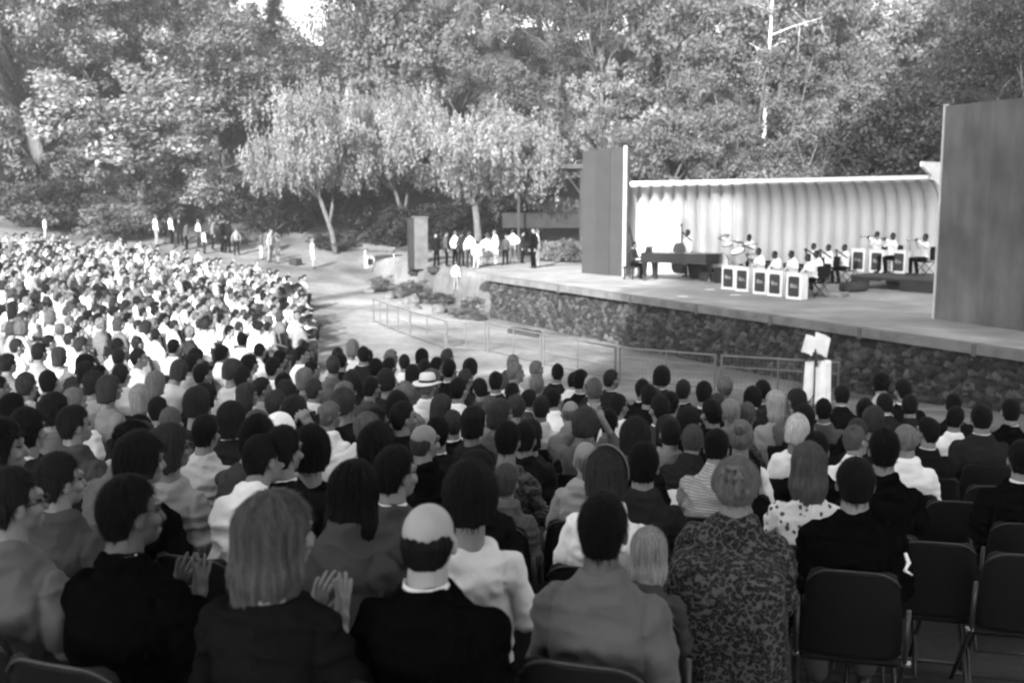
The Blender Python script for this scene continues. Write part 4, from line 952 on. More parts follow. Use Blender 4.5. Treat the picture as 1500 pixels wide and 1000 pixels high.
def bare_trees():
    rng = np.random.default_rng(3)
    def stem(px, Y, h, pts, r, bark, label, n=9, leaf=None):
        x = (px - 750) / FPX * Y * 1.0; gz = terrain(x, Y); t = thing('bare_tree' if leaf is None else 'slender_tree', (x, Y, gz - .1), 0, label, 'tree')
        mb = MB(); P_ = [Vector(p) for p in pts]; mb.tube(P_, [r * (1 - .75 * i / (len(P_) - 1)) for i in range(len(P_))], 8); ends = []
        for k in range(n):
            f = rng.uniform(.35, 1); i = min(int(f * (len(P_) - 1)), len(P_) - 2); s = P_[i].lerp(P_[i + 1], f * (len(P_) - 1) - i); a = rng.uniform(0, 6.3); L = h * rng.uniform(.05, .17); e = s + Vector((cos(a) * L, sin(a) * L, L * rng.uniform(.1, .9)))
            m = s.lerp(e, .5) + Vector(rng.uniform(-.1, .1, 3)) * L; mb.tube([s, m, e], [r * .28, r * .17, r * .05], 5); ends += [m, e, e.lerp(m, .4)]
            for _ in range(3): q = m.lerp(e, rng.random()); z = q + Vector(rng.standard_normal(3)) * L * .3; mb.tube([q, z], [r * .09, r * .03], 4); ends.append(z)
        mb.build('trunk', BARK[bark], t, True)
        ends = np.array([tuple(e) for e in ends]); V, Fc = leaves(ends, np.full(len(ends), .45 if leaf else .5), 5200 if leaf else 420, .16, rng); ob('crown', fromnp('crown', V, Fc, [LEAF[leaf or 'silver']]), t); return t
    t = stem(1115, 59, 17, [(-.3, 0, 0), (-.1, 0, 4), (.0, 0, 8), (.12, 0, 11), (.2, 0, 16), (.25, 0, 19)], .13, 'white', 'bare tree with straight bright white trunk behind the shell')
    c = MB(); V, Fc = leaves(np.array([(-1.0, -.3, 12.0), (-1.5, -.3, 12.5), (-.5, -.2, 11.5), (.3, -.2, 8.9)]), np.array([.6, .6, .5, .5]), 900, .15, rng); ob('crown', fromnp('crown', V, Fc, [LEAF['silver']]), t)
    for k, (px, lean, h) in enumerate(((1080, -1.6, 9), (1094, .8, 9.5), (1135, 1.8, 9), (1152, 2.6, 8), (1172, 3.0, 9), (1062, -2.6, 8), (1190, 3.4, 7))):
        stem(px, 57 + k % 3, h, [(0, 0, 0), (lean * .2, 0, h * .3), (lean * .6, .2, h * .65), (lean, .3, h)], .09, 'pale', ['thin pale stem leaning left behind the shell', 'thin pale stem just left of the white trunk', 'thin pale stem leaning right beside the white trunk', 'second thin pale stem right of the white trunk', 'third thin pale stem right of the white trunk', 'thin pale stem leaning farthest left behind the shell', 'thin pale stem leaning farthest right behind the shell'][k], 16, 'mid')
    # forked and leaning trunks seen under the pepper crowns
    for o in TREES:
        if o[0].name.startswith('pepper_tree'):
            for ch in o[0].children:
                if ch.name.startswith('trunk'):
                    sx, _, sz = o[0].scale; mb = MB(); first = o[4].startswith('silvery drooping pepper tree with forked')
                    o[0].rotation_euler = (0, 0, 0)
                    if first:
                        f = Vector((-.05, 0, 2.9)); mb.tube([(0, 0, -.3), (.12, 0, .6), (.05, 0, 1.8), f], [.26, .20, .17, .15], 10)
                        for e, r in (((-1.5, .1, 5.4), .15), ((1.9, 0, 5.6), .13), ((-.1, -.2, 6.4), .1)):
                            e = Vector(e); m = f.lerp(e, .5) + Vector((-.12 if e.x < 0 else .2, 0, -.12)); mb.tube([f - Vector((0, 0, .15)), m, e, e + Vector((e.x * .4, .2, 1.4))], [r, r * .8, r * .55, r * .2], 8)
                            for s in (-1, 1): mb.tube([e - Vector((0, 0, .6)), e + Vector((s * .7, s * .3, .8)), e + Vector((s * 1.2, s * .8, 1.8))], [r * .5, r * .35, r * .1], 6)
                    else:
                        f = Vector((-.5, 0, 3.3)); mb.tube([(.35, 0, -.3), (.15, 0, 1.2), (-.15, 0, 2.2), f], [.18, .14, .12, .10], 10); g2 = Vector((.25, 0, 3.9)); mb.tube([(.02, 0, 1.7), (.2, 0, 2.8), g2], [.1, .09, .075], 8)
                        for b0, e in ((f, (-1.9, 0, 5.2)), (f, (-.6, .3, 5.8)), (g2, (.9, 0, 6)), (g2, (.3, -.6, 6.5)), (f, (-2.6, -.3, 4.6))): e = Vector(e); mb.tube([b0 - Vector((0, 0, .1)), b0.lerp(e, .5) + Vector((0, 0, .25)), e], [.1, .07, .03], 6)
                    ch.data = mb.mesh('trunk', [BARK['pale']], True); ch.scale = (1 / sx, 1 / sx, 1 / sz * .93)
bare_trees()

# tall eucalyptus on the rim left of and behind the photographer: they throw the shade over the seats and the stage
for k in range(33):
    v = 4.6 + (k - 30) * .9 if k >= 30 else -21 + (k - 20) * 2.4 if k >= 20 else -21 + k * 2.42 if k < 10 else -20 + (k - 10) * 2.3; s = (-13.5 if k % 2 else -16) if k < 10 else (-24 if k % 2 else -28) if k < 20 else -20 if k < 30 else -13 - 5 * (k - 30)
    X = -.95 * v + .3 * s; Y = .3 * v + .95 * s
    tree(0, Y, 35 + (k * 5 % 4) if k < 30 else 18, 12.5 if k < 30 else 9.5, ('broad', 'round')[k % 2], 'dim', 'pale', (1, 3, 6)[k % 3], 'tall shade tree standing on the rim behind the seats', grp='shade trees on the rim', x=X)

X, Y = -.95 * 2.0 + .3 * -18, .3 * 2.0 + .95 * -18
tree(0, Y, 38, 7.2, 'round', 'dim', 'pale', 6, 'tall shade tree standing on the rim behind the seats', grp='shade trees on the rim', x=X)

ORD = ['nearest', 'second nearest', 'third nearest', 'fourth nearest', 'fifth nearest', 'sixth nearest', 'seventh nearest', 'eighth nearest', 'ninth nearest', 'tenth nearest', 'eleventh nearest', 'twelfth nearest', 'thirteenth nearest', 'fourteenth nearest', 'fifteenth nearest', 'sixteenth nearest', 'seventeenth nearest', 'eighteenth nearest']
def sector(dx, dy):
    a = math.degrees(atan2(-dy, dx)) % 360
    return ['right of', 'up right of', 'above', 'up left of', 'left of', 'down left of', 'below', 'down right of'][int((a + 22.5) // 45) % 8]
def autolabel(items, marks):
    """items: (obj, px, py, phrase); marks: (px, py, short name). Each gets phrase + rank + direction + nearest landmark: unique by construction."""
    groups = {}
    for o, x, y, ph in items:
        m = min(marks, key=lambda q: hypot(q[0] - x, (q[1] - y) * 1.3)); groups.setdefault((ph, sector(x - m[0], y - m[1]), m[2]), []).append((hypot(m[0] - x, m[1] - y), o))
    for (ph, dr, mk), l in groups.items():
        l.sort(key=lambda q: q[0])
        for i, (_, o) in enumerate(l):
            o['label'] = '%s, %s%s %s' % (ph, '' if len(l) == 1 else ORD[min(i, 17)] + ' ', dr, mk)
TMARK = [(527, 60, 'the dark conifer spire'), (1115, 60, 'the bare white trunk'), (690, 200, 'the forked pepper tree'), (505, 200, 'the thin pepper tree'), (960, 160, 'the round tree behind the shell'), (290, 285, 'the bright flowering shrub'), (1365, 130, 'the tall dark tree'), (40, 100, 'the tall pale tree'), (1255, 110, 'the hazy pale tree'), (628, 70, 'the large round tree')]
autolabel([(o, x, y, ph) for o, x, y, ph, lab in TREES if lab is None], TMARK)
# ------------------------------------------------------------------ chairs
def chair_parts():
    if 'chair' in CACHE: return CACHE['chair']
    back = []; n = 9
    def panel(th0):
        pts = []
        for i in range(n + 1):
            u = i / n * 2 - 1; w = .222; c = -.055 * (1 - u * u)
            pts.append((u, c))
        return pts
    mb = MB(); rows = []
    for z, ws, lean in ((.475, .94, 0), (.50, 1.02, -.004), (.6, 1.05, -.02), (.72, 1.0, -.045), (.85, .92, -.06), (.885, .86, -.067), (.902, .7, -.071)):
        r = []
        for s in (1, -1):
            for i in range(n + 1):
                u = (i / n * 2 - 1) * s; r.append(Vector((u * .212 * ws, -.20 - .04 * (1 - u * u) + lean + s * .006, z)))
        rows.append(r)
    mb.rings(rows); P1 = mb.mesh('backrest', [mat('chair_plastic', .006, .6, .12, .25, 6)], True)
    rim = MB().tube([Vector((u * .198, -.24 - .04 * (1 - u * u) - .02 + .0, .905 - .055 * abs(u) ** 5 - .012 * u * u)) + Vector((0, -.012, 0)) for u in [i / 8 - 1 for i in range(17)]], .0055, 6).mesh('back_rim', [mat('chair_rim', .05, .35, metallic=.4)], True)
    me = modded(MB().box((0, .02, .44), (.43, .41, .035)), 'seat', [('BEVEL', dict(width=.015, segments=3))]); me.materials.append(mat('chair_plastic', .006)); smooth_mesh(me)
    met = mat('chair_metal', .04, .4, .4, .2, metallic=.5)
    Ls = [MB().tube(p, .012, 8).mesh('leg', [met], True) for p in ([(-.235, -.285, .84 - .1), (-.235, -.23, .47), (-.235, .20, .01)], [(.235, -.285, .74), (.235, -.23, .47), (.235, .20, .01)], [(-.222, .2, .43), (-.222, -.02, .24), (-.222, -.24, .01)], [(.222, .2, .43), (.222, -.02, .24), (.222, -.24, .01)])]
    bars = [MB().box((0, y, .05), (.46, .03, .014)).mesh('foot_rail', [met]) for y in (.165, -.205)]
    kn = [MB().tube([(s * .222, -.225, .47), (s * .262, -.225, .47)], .016, 8).mesh('hinge', [mat('chair_hinge', .35, .3, metallic=.8)], True) for s in (-1, 1)]
    pad = MB().box((0, -.262, .80), (.09, .004, .05)).mesh('number_plate', [mat('chair_plate', .05)])
    tot = MB()
    for q in [P1, rim, me] + Ls + bars:
        tot.add([tuple(v.co) for v in q.vertices], [tuple(f.vertices) for f in q.polygons], 0)
    far = tot.mesh('folding_chair', [mat('chair_plastic', .006)], True)
    CACHE['chair'] = (P1, rim, me, Ls, bars, kn, pad, far); return CACHE['chair']

CHAIRS = []
def chair(loc, rz, detail, label=None, sc_=1.0):
    P1, rim, st, Ls, bars, kn, pad, far = chair_parts(); G = 'dark folding chairs of the audience'
    if not detail: t = ob('folding_chair', far, None, loc, rz, label=label, category='chair', group=G)
    else:
        t = thing('folding_chair', loc, rz, label, 'chair', G); b = ob('backrest', P1, t); ob('back_rim', rim, b); ob('seat', st, t)
        for l in Ls: ob('leg', l, t)
        for l in bars: ob('foot_rail', l, t)
        for l in kn: ob('hinge', l, t)
    q = proj(t.location + Vector((0, 0, .75))); CHAIRS.append([t, q[0], q[1], label]); return t

# ------------------------------------------------------------------ audience
FOCUS = Vector((9, 33))
def face(p, dyaw=0): d = FOCUS - Vector((p[0], p[1])); return atan2(d.y, d.x) - pi / 2 + dyaw
G_A = 'seated audience'
# px py of the head, hair kind, hair tone, garment, tone; then options: pose, head turn, pattern, label
NEAR = [
 (641, 776, 'bald', 1, 'jacket', 0, dict(pose='lap', label='person in a plain black jacket filling the bottom middle, broad back turned', skin=3, wide=1.06, hh=1.235, bodyturn=.05)),
 (884, 766, 'short', 0, 'jacket', 4, dict(pose='lap', label='person in a grey suit jacket leaning back in a dark chair', skin=1, collar=0)),
 (1079, 706, 'updo', 5, 'jacket', 1, dict(pat='leopard', label='person in a leopard print coat', wide=1.14, bodyturn=-.1)),
 (386, 790, 'long', 4, 'blouse', 1, dict(pose='clap', yi=-1, label='person in a dark jumper clapping with spread fingers, face turned right', wide=1.12)),
 (180, 757, 'short', 0, 'jacket', 0, dict(pose='clap', yi=-1, skin=1, label='person in a very dark jacket clapping, left of the clapping dark jumper')),
 (34, 742, 'short', 2, 'shirt', 4, dict(yi=-1, glasses=1, label='person in a grey shirt and dark glasses at the left edge')),
 (337, 702, 'short', 1, 'shirt', 9, dict(pose='forward', yi=-1, label='person in a bright white shirt leaning forward, behind the clapping dark jumper')),
 (474, 742, 'long', 0, 'shirt', 3, dict(yi=0, label='person in a plain grey pullover, right of the clapping dark jumper', seed=1)),
 (577, 694, 'short', 1, 'jacket', 3, dict(yi=-1, label='person in a creased dark grey suit jacket up left of the plain black back')),
 (692, 742, 'bouffant', 1, 'blouse', 8, dict(label='person in a white blouse half hidden by the plain black back', wide=1.05)),
 (746, 717, 'short', 4, 'shirt', 4, dict(label='small person in a grey top seated right of the white blouse', scale=.86, seed=1)),
 (888, 694, 'bouffant', 3, 'shirt', 9, dict(label='person in a white top in front of the grey suit jacket', band=1)),
 (935, 818, 'long', 7, 'blouse', 3, dict(label='small person bent low at the right shoulder of the grey suit jacket', scale=.8, hh=1.0, pose='forward')),
 (942, 692, 'short', 0, 'jacket', 2, dict(label='person in a dark jacket left of the leopard print coat')),
 (1250, 712, 'short', 1, 'jacket', 0, dict(label='person in a black suit with a pale tuft at the shoulder, near empty chairs', hh=1.19, wide=1.1, tuft=1)),
 (1291, 652, 'short', 0, 'jacket', 0, dict(label='tall person in a black jacket just behind the white shirt on the right', scale=1.06)),
 (1328, 640, 'crew', 5, 'shirt', 9, dict(label='person in a large bright white shirt on the right', wide=1.12, seed=1)),
 (1186, 700, 'long', 4, 'blouse', 8, dict(pat='spotted', label='person in a white dress with dark spots beside the black suit')),
 (1155, 625, 'bouffant', 8, 'blouse', 9, dict(label='person in a white top and white puffed cap of hair', wide=.95)),
 (1092, 642, 'updo', 5, 'blouse', 9, dict(label='person in a white dress with a dark scarf over one shoulder', scarf=1)),
 (1441, 604, 'short', 0, 'jacket', 2, dict(label='person in a broad dark grey jacket near the right edge', wide=1.12)),
 (1478, 600, 'short', 0, 'jacket', 0, dict(label='person in a black jacket at the right edge, beside the broad dark grey jacket')),
 (1492, 668, 'short', 0, 'jacket', 0, dict(label='person in a black coat cut by the right edge among empty chairs', wide=1.1)),
 (629, 580, 'hat', 5, 'shirt', 9, dict(label='person in a white straw hat with dark band and a white shirt', seed=1)),
 (411, 642, 'scarf', 9, 'blouse', 8, dict(label='person in a large white headscarf', pose='raise')),
 (510, 634, 'short', 5, 'jacket', 8, dict(label='person in a pale jacket in the middle left of the crowd', yi=-1)),
 (555, 626, 'short', 0, 'jacket', 1, dict(label='person in a dark jacket, face half turned, right of the pale jacket', skin=1, yi=-1)),
 (625, 656, 'bald', 3, 'jacket', 0, dict(label='person in a black jacket down right of the pale jacket', yi=-1)),
 (855, 626, 'bouffant', 3, 'blouse', 4, dict(label='person in a grey jumper holding a small object up', pose='raise', wide=1.05)),
 (261, 657, 'bob', 3, 'blouse', 6, dict(label='person in a pale top and dark glasses looking right', yi=-1, glasses=1)),
 (139, 672, 'curly', 0, 'shirt', 4, dict(label='person in a grey shirt with a dark chair back behind, far left', yi=-1, seed=1)),
 (28, 604, 'short', 0, 'shirt', 5, dict(pat='striped', label='person in a striped grey shirt up on the left edge', seed=1)),
 (219, 702, 'bouffant', 1, 'blouse', 0, dict(label='person in a black top left of the leaning bright white shirt', yi=-1)),
 (216, 586, 'bob', 6, 'blouse', 7, dict(label='person in a light top and sunglasses turned to the left', yi=1, glasses=1)),
 (743, 642, 'short', 0, 'blouse', 3, dict(pat='patterned', label='person in a dark patterned blouse with a black jacket next to it')),
 (1299, 551, 'curly', 0, 'shirt', 7, dict(label='person in a light grey shirt sitting apart up against the stone wall', hh=1.42, scale=1.05)),
 (1041, 646, 'short', 0, 'shirt', 6, dict(pat='striped', label='person in a striped grey shirt between the white tops right of the middle', seed=1)),
 (405, 519, 'short', 0, 'blouse', 3, dict(pat='patterned', label='person in a dark patterned shirt standing out among white shirts', hh=1.3)),
]
M_ = '''88 611 curly 2 jacket 4|160 634 short 0 shirt 8|336 652 bouffant 0 blouse 3|269 609 short 4 shirt 3|213 640 crew 3 shirt 9|128 588 short 5 shirt 8|88 567 short 1 shirt 6|170 578 bob 3 blouse 5|333 578 long 3 blouse 1|290 591 bouffant 2 blouse 2|
250 588 short 1 shirt 8|344 618 bob 2 jacket 2|374 514 short 1 shirt 9|442 519 short 1 shirt 9|474 525 short 1 shirt 7|499 521 short 2 shirt 5|510 513 bob 5 blouse 8|526 525 short 1 jacket 2|542 516 short 1 jacket 1|443 544 short 1 jacket 2|
369 536 short 1 shirt 9|486 544 short 3 shirt 4|459 552 bob 5 blouse 4|521 557 bouffant 2 jacket 2|546 549 short 0 jacket 1|573 536 short 1 shirt 6|577 521 curly 5 blouse 8|597 527 short 2 shirt 9|622 526 bouffant 0 jacket 1|643 529 short 0 jacket 2|
656 528 short 3 shirt 4|617 544 short 1 jacket 2|681 533 bouffant 1 blouse 1|667 549 short 0 jacket 1|694 554 short 3 jacket 2|729 533 short 5 jacket 3|737 557 short 1 jacket 2|714 568 short 1 jacket 3|577 560 bouffant 2 blouse 2|598 554 bob 1 blouse 3|
645 557 long 4 blouse 9|537 578 short 1 shirt 3|401 590 short 3 shirt 8|467 578 short 3 shirt 8|483 605 curly 5 shirt 9|507 580 curly 5 blouse 4|569 584 short 1 jacket 2|595 584 curly 5 blouse 5|590 608 bob 0 blouse 0|682 584 short 0 shirt 9|
717 589 short 4 shirt 6|739 576 short 1 jacket 2|666 616 short 3 jacket 1|646 630 short 0 jacket 1|699 618 bob 1 blouse 2|734 608 curly 3 blouse 4|446 616 bob 2 blouse 2|523 598 bouffant 3 blouse 1|387 616 bob 4 blouse 5|454 674 bouffant 0 blouse 0|
768 538 short 5 shirt 6|757 557 short 5 shirt 8|796 565 short 5 shirt 6|819 560 short 0 shirt 8|808 540 short 0 jacket 2|860 562 short 0 jacket 1|896 562 short 2 jacket 2|945 565 short 1 jacket 1|968 565 bouffant 0 jacket 2|961 578 short 3 jacket 4|
1007 568 short 2 jacket 1|1060 568 curly 5 jacket 0|787 604 short 2 shirt 8|820 594 short 0 shirt 9|846 608 bald 4 shirt 5|873 586 short 4 jacket 2|891 610 short 0 shirt 4|916 594 short 1 shirt 9|941 588 short 1 jacket 1|753 589 short 1 jacket 3|
732 608 bob 3 blouse 4|996 608 short 0 shirt 6|1047 592 short 0 jacket 1|1020 612 bob 1 jacket 0|1079 604 short 6 shirt 5|1056 612 short 0 jacket 1|1004 645 short 4 jacket 2|932 656 bouffant 2 blouse 1|860 658 bald 5 shirt 6|1089 604 short 4 shirt 6|
1102 592 bouffant 0 jacket 2|1126 588 short 1 jacket 3|1140 602 long 7 blouse 6|1182 610 bob 0 blouse 1|1213 599 short 0 jacket 4|1239 621 short 3 jacket 1|1260 601 short 0 jacket 1|1278 613 bouffant 3 blouse 2|1315 601 short 1 jacket 2|1353 619 short 0 jacket 1|
1254 643 short 4 shirt 9|1386 604 short 0 shirt 9|1404 592 short 0 jacket 1|1200 663 short 0 jacket 0|1062 606 short 3 jacket 1|20 529 curly 2 shirt 5|63 523 short 2 shirt 6|87 536 long 0 blouse 2|72 499 short 1 shirt 8|123 511 short 3 shirt 9|
110 493 short 2 shirt 9|150 511 short 1 shirt 7|180 508 short 1 shirt 9|210 502 short 2 shirt 9|208 529 short 2 shirt 9|234 487 short 1 shirt 9|252 508 short 1 shirt 9|284 517 bouffant 1 shirt 8|255 535 short 0 shirt 9|174 523 short 2 shirt 6|
160 544 short 0 shirt 9|129 541 bob 1 blouse 3|300 550 short 0 shirt 8|288 541 short 1 shirt 6|330 511 bouffant 0 shirt 8|339 545 bouffant 3 blouse 7|375 537 short 1 shirt 8|357 499 short 1 shirt 9|48 566 short 3 shirt 7|222 566 bob 5 blouse 7|
420 560 short 1 jacket 2|405 545 short 1 shirt 9|310 585 bob 1 blouse 3|365 566 short 1 shirt 8|120 628 short 2 jacket 3|300 625 short 1 shirt 7|770 640 short 1 jacket 1|800 630 bob 1 blouse 2|700 668 bob 1 blouse 1|965 612 short 1 jacket 3|975 640 short 1 shirt 5|
1330 586 short 1 jacket 1|1345 600 short 1 jacket 2|1170 590 short 1 jacket 2|1155 600 short 2 shirt 4|1230 585 short 1 jacket 1|640 600 bob 3 shirt 9|610 620 short 1 jacket 1|560 655 bouffant 1 blouse 1|420 690 short 1 jacket 1|60 660 short 1 jacket 2|
15 670 bob 1 blouse 2|100 700 short 2 jacket 3|385 570 short 2 shirt 7|430 580 bob 2 blouse 3|140 560 bob 2 blouse 6|195 555 short 2 shirt 8|232 548 bob 3 blouse 7|30 500 short 2 shirt 8|10 560 short 1 jacket 3|100 520 bob 3 blouse 7'''
NMK = ['plain black jacket', 'grey suit jacket', 'leopard print coat', 'clapping dark jumper', 'clapping dark jacket', 'grey shirt with glasses', 'leaning white shirt', 'plain grey pullover', 'creased dark suit', 'half-hidden white blouse', 'small grey top', 'white top with headband',
       'small bent figure', 'dark jacket beside leopard', 'black suit with pale ribbon', 'tall black jacket', 'large bright white shirt', 'spotted white dress', 'white puffed hair', 'white dress with dark scarf', 'broad dark grey jacket', 'black jacket at the edge', 'black coat at the edge', 'straw hat',
       'white headscarf', 'pale jacket in mid crowd', 'half-turned dark jacket', 'black jacket and bald crown', 'grey jumper with raised hands', 'pale top with glasses', 'grey shirt at far left', 'striped shirt at left edge', 'black top at left', 'light top with sunglasses', 'dark patterned blouse', 'lone figure by the wall',
       'striped shirt at right', 'dark patterned shirt']
ROWS = []
for q in M_.replace('\n', '').split('|'):
    a = q.split(); ROWS.append((int(a[0]), int(a[1]), a[2], int(a[3]), a[4], int(a[5]), {}))
SPOTS = []          # resolved: [x, y, spec]
def resolve(px, py, hh):
    g = hit(px, py, hh); return g
for sp in NEAR + ROWS:
    o = sp[6]; g = resolve(sp[0], sp[1], o.get('hh', 1.225 * o.get('scale', 1)))
    if g is None: continue
    SPOTS.append([g.x, g.y, sp, True])
# more listeners in the gaps towards the fence
def in_front(px, py):
    y0 = 523 + max(0, px - 470) * .085; return 470 < px < 1420 and y0 < py < y0 + 95
tries = 0
while tries < 1500 and sum(1 for s in SPOTS if s[2][6].get('fill')) < 44:
    tries += 1; px, py = RNG.uniform(470, 1420), RNG.uniform(515, 690)
    if not in_front(px, py) or hypot(px - 1300, py - 560) < 45 or (1165 < px < 1235 and py < 600): continue
    g = hit(px, py, 1.225)
    if g is None or g.y < 6.6 or any(abs(g.x - s[0]) < .42 and abs(g.y - s[1]) < .62 for s in SPOTS): continue
    tk = RNG.choice(('jacket', 'jacket', 'shirt', 'blouse')); SPOTS.append([g.x, g.y, (px, py, RNG.choice(('short', 'short', 'crew', 'bob', 'bouffant', 'curly', 'bald')), RNG.choice((0, 0, 1, 2, 3, 5)), tk, RNG.choice((0, 1, 2, 3)) if tk == 'jacket' else RNG.choice((2, 4, 6, 8, 9)), dict(fill=1)), True])
# the far bank on the left: curved rows round the pit, filling the outline of the crowd in the photograph
def inside(px, py):
    poly = [(-60, 338), (150, 346), (215, 352), (300, 372), (375, 386), (440, 404), (452, 430), (436, 474), (350, 486), (180, 484), (60, 486), (-60, 500)]; c = False
    for i in range(len(poly)):
        (x1, y1), (x2, y2) = poly[i], poly[i - 1]
        if (y1 > py) != (y2 > py) and px < (x2 - x1) * (py - y1) / (y2 - y1) + x1: c = not c
    return c
far_spots = []
r = 15.5
while r < 40:
    n = int(2 * pi * r / .60)
    for k in range(n):
        a = 2 * pi * k / n + r * .37; x = 8 + r * cos(a) + RNG.uniform(-.1, .1); y = 38 + r * sin(a) + RNG.uniform(-.14, .14)
        if y < 14 or x > 2 or RNG.random() < .10: continue
        q = proj((x, y, terrain(x, y) + 1.22))
        if inside(*q) and all(hypot(x - s[0], y - s[1]) > .5 for s in SPOTS): far_spots.append((x, y, q))
    r += 1.02
far_spots.sort(key=lambda s: s[1])
# keep neighbours from sitting inside one another: slide the farther one back along its line of sight
for it in range(10):
    for i in range(len(SPOTS)):
        for j in range(len(SPOTS)):
            if i == j: continue
            a, b = SPOTS[i], SPOTS[j]
            if abs(a[0] - b[0]) < .5 and abs(a[1] - b[1]) < .75 and a[1] <= b[1]:
                dx, dy = b[0] - a[0], b[1] - a[1]
                if (dx / .46) ** 2 + (dy / .72) ** 2 < 1:
                    s = .06; L = hypot(b[0], b[1]); b[0] += b[0] / L * s; b[1] += b[1] / L * s
                    L = hypot(a[0], a[1])
                    if a[1] > 5: a[0] -= a[0] / L * s * .5; a[1] -= a[1] / L * s * .5
TONE = ['black', 'near-black', 'charcoal', 'dark grey', 'grey', 'mid grey', 'light grey', 'pale grey', 'off-white', 'white']
KIND = {'jacket': 'jacket', 'shirt': 'shirt', 'blouse': 'blouse'}
AUTO = []; PMARK = []; CAUTO = []
def seat_person(x, y, sp, i, px=None):
    o = sp[6]; rz = face((x, y), o.get('bodyturn', 0) + (RNG.uniform(-.34, .34) if i > 40 else 0)); gz = terrain(x, y); near = y < 7.2
    pose = o.get('pose') or RNG.choices(('lap', 'forward', 'folded', 'lap'), (4, 2, 2, 2))[0]
    yi = o.get('yi', RNG.choice((0, 0, 0, -1, 0, 1, -1)) if i >= len(NEAR) else 0); sc_ = o.get('scale', RNG.uniform(.95, 1.04) if i >= len(NEAR) else 1)
    sd = o.get('seed', RNG.randint(0, 5))
    t = person((x, y, gz), rz, pose, yi, sp[2], sp[3], sp[4], sp[5], RNG.choice((1, 1, 2, 3)), 'skirt' if sp[4] == 'blouse' else 'trousers', o.get('skin', 2), sc_, near, sd, o.get('label'), G_A, o.get('pat'), None, o.get('glasses', False), wide=o.get('wide', 1))
    q = proj((x, y, gz + 1.2)); ph = 'person in %s %s' % (TONE[sp[5]], sp[4])
    if o.get('label'): PMARK.append((q[0], q[1], 'the ' + NMK[i]))
    else: AUTO.append((t, q[0], q[1], ph))
    if o.get('band'):
        _, H = frames(pose, 0); b = ob('headband', MB().rings([[Vector((.114 * sx * cos(a), -.014 + r2 * .9 * sin(a) * 0 + dy, .028 + .145 * sin(a))) for a in [pi * k / 20 - .15 for k in range(24)]] for dy, sx, r2 in ((-.03, 1, 1), (.0, 1.0, 1))], 0, False).mesh('headband', [cloth(4)], True), t); b.matrix_local = H
    if o.get('scarf'):
        T, _ = frames(pose, 0); s = MB().tube([T @ Vector(p) for p in ((-.06, .12, .50), (.05, .09, .56), (.10, -.02, .54), (.10, -.10, .46), (.09, -.145, .28), (.085, -.145, .05))], [.03, .035, .04, .045, .05, .04], 10).build('scarf', cloth(1), t, True)
    if sp[0] == 1079:          # the coat hangs outside the chair back, down past the seat
        rs = []; spw = lambda q: math.copysign(abs(q) ** .55, q)
        for zz, rx, y0, y1 in ((1.0, .10, -.14, -.06), (.965, .19, -.27, -.06), (.925, .215, -.375, -.06), (.8, .225, -.385, -.05), (.6, .235, -.375, -.03), (.42, .25, -.37, .0), (.28, .265, -.36, .0)):
            rs.append([Vector((rx * spw(cos(a)) * (1 + .03 * sin(9 * a + zz * 5)), (y0 + y1) / 2 + (y1 - y0) / 2 * spw(sin(a)) * (1 + .04 * sin(7 * a + zz * 3)), zz)) for a in [k * 2 * pi / 60 for k in range(60)]])
        m_ = MB().rings(rs, 0, False).mesh('coat', [pattern('leopard')], True); m_ = modded(m_, 'coat', [('SUBSURF', dict(levels=1, render_levels=1))]); wrinkle(m_, .014, 4); smooth_mesh(m_); ob('coat', m_, t)
    if o.get('tuft'):
        T, _ = frames(pose, 0); MB().tube([T @ Vector(p) for p in ((.20, -.10, .44), (.215, -.115, .40), (.20, -.13, .37), (.23, -.13, .35))], [.006, .009, .008, .004], 8).build('ribbon', cloth(9), t, True)
    if pose == 'raise': held_camera(x, y, rz, gz, 'small black camera held up beside the %s' % (NMK[i] if i < len(NMK) else 'listener'))
    c = Vector((0, -.02, 0)); c.rotate(Matrix.Rotation(rz, 3, 'Z')); ch = chair((x + c.x, y + c.y, gz - .012), rz, near)
    return t
def held_camera(x, y, rz, gz, lab):
    t = thing('hand_camera', (x, y, gz), rz, lab, 'camera'); b = mat('camera_black', .01, .4)
    MB().box((0, .315, 1.245), (.13, .05, .085)).build('body', b, t); MB().tube([(0, .34, 1.245), (0, .40, 1.245)], [.034, .030], 14).build('lens', mat('chrome', .6, .25, metallic=1), t); MB().box((.02, .315, 1.295), (.045, .04, .02)).build('viewfinder', b, t)
def paper(px, py, rz, tilt, lab):
    g = hit(px, py, .80); mb = MB(); R = Matrix.Rotation(rz, 3, 'Z') @ Matrix.Rotation(tilt, 3, 'X'); vs = []
    for s in (0, 1):
        for i in range(7):
            for j in range(5): u, v = i / 6 - .5, j / 4 - .5; vs.append(R @ Vector((u * .3, v * .22, .03 * cos(u * 5) - s * .002)))
    fs = []
    for i in range(6):
        for j in range(4): a = i * 5 + j; fs += [(a, a + 5, a + 6, a + 1), (35 + a, 35 + a + 1, 35 + a + 6, 35 + a + 5)]
    o = mb.add(vs, fs).build('programme', mat('paper_white', .82, .8), None, True, (g.x, g.y, g.z + .80), label=lab, category='paper')
for a_ in ((992, 738, .3, .5, 'open white programme sheet held right of the dark jacket'), (455, 618, .5, .4, 'folded white sheet held in the shaded middle of the crowd')): paper(*a_)
nall = 0
for i, (x, y, sp, _) in enumerate(SPOTS): seat_person(x, y, sp, i); nall += 1
N_OTHER = 48
room = max(0, 296 - nall - N_OTHER)
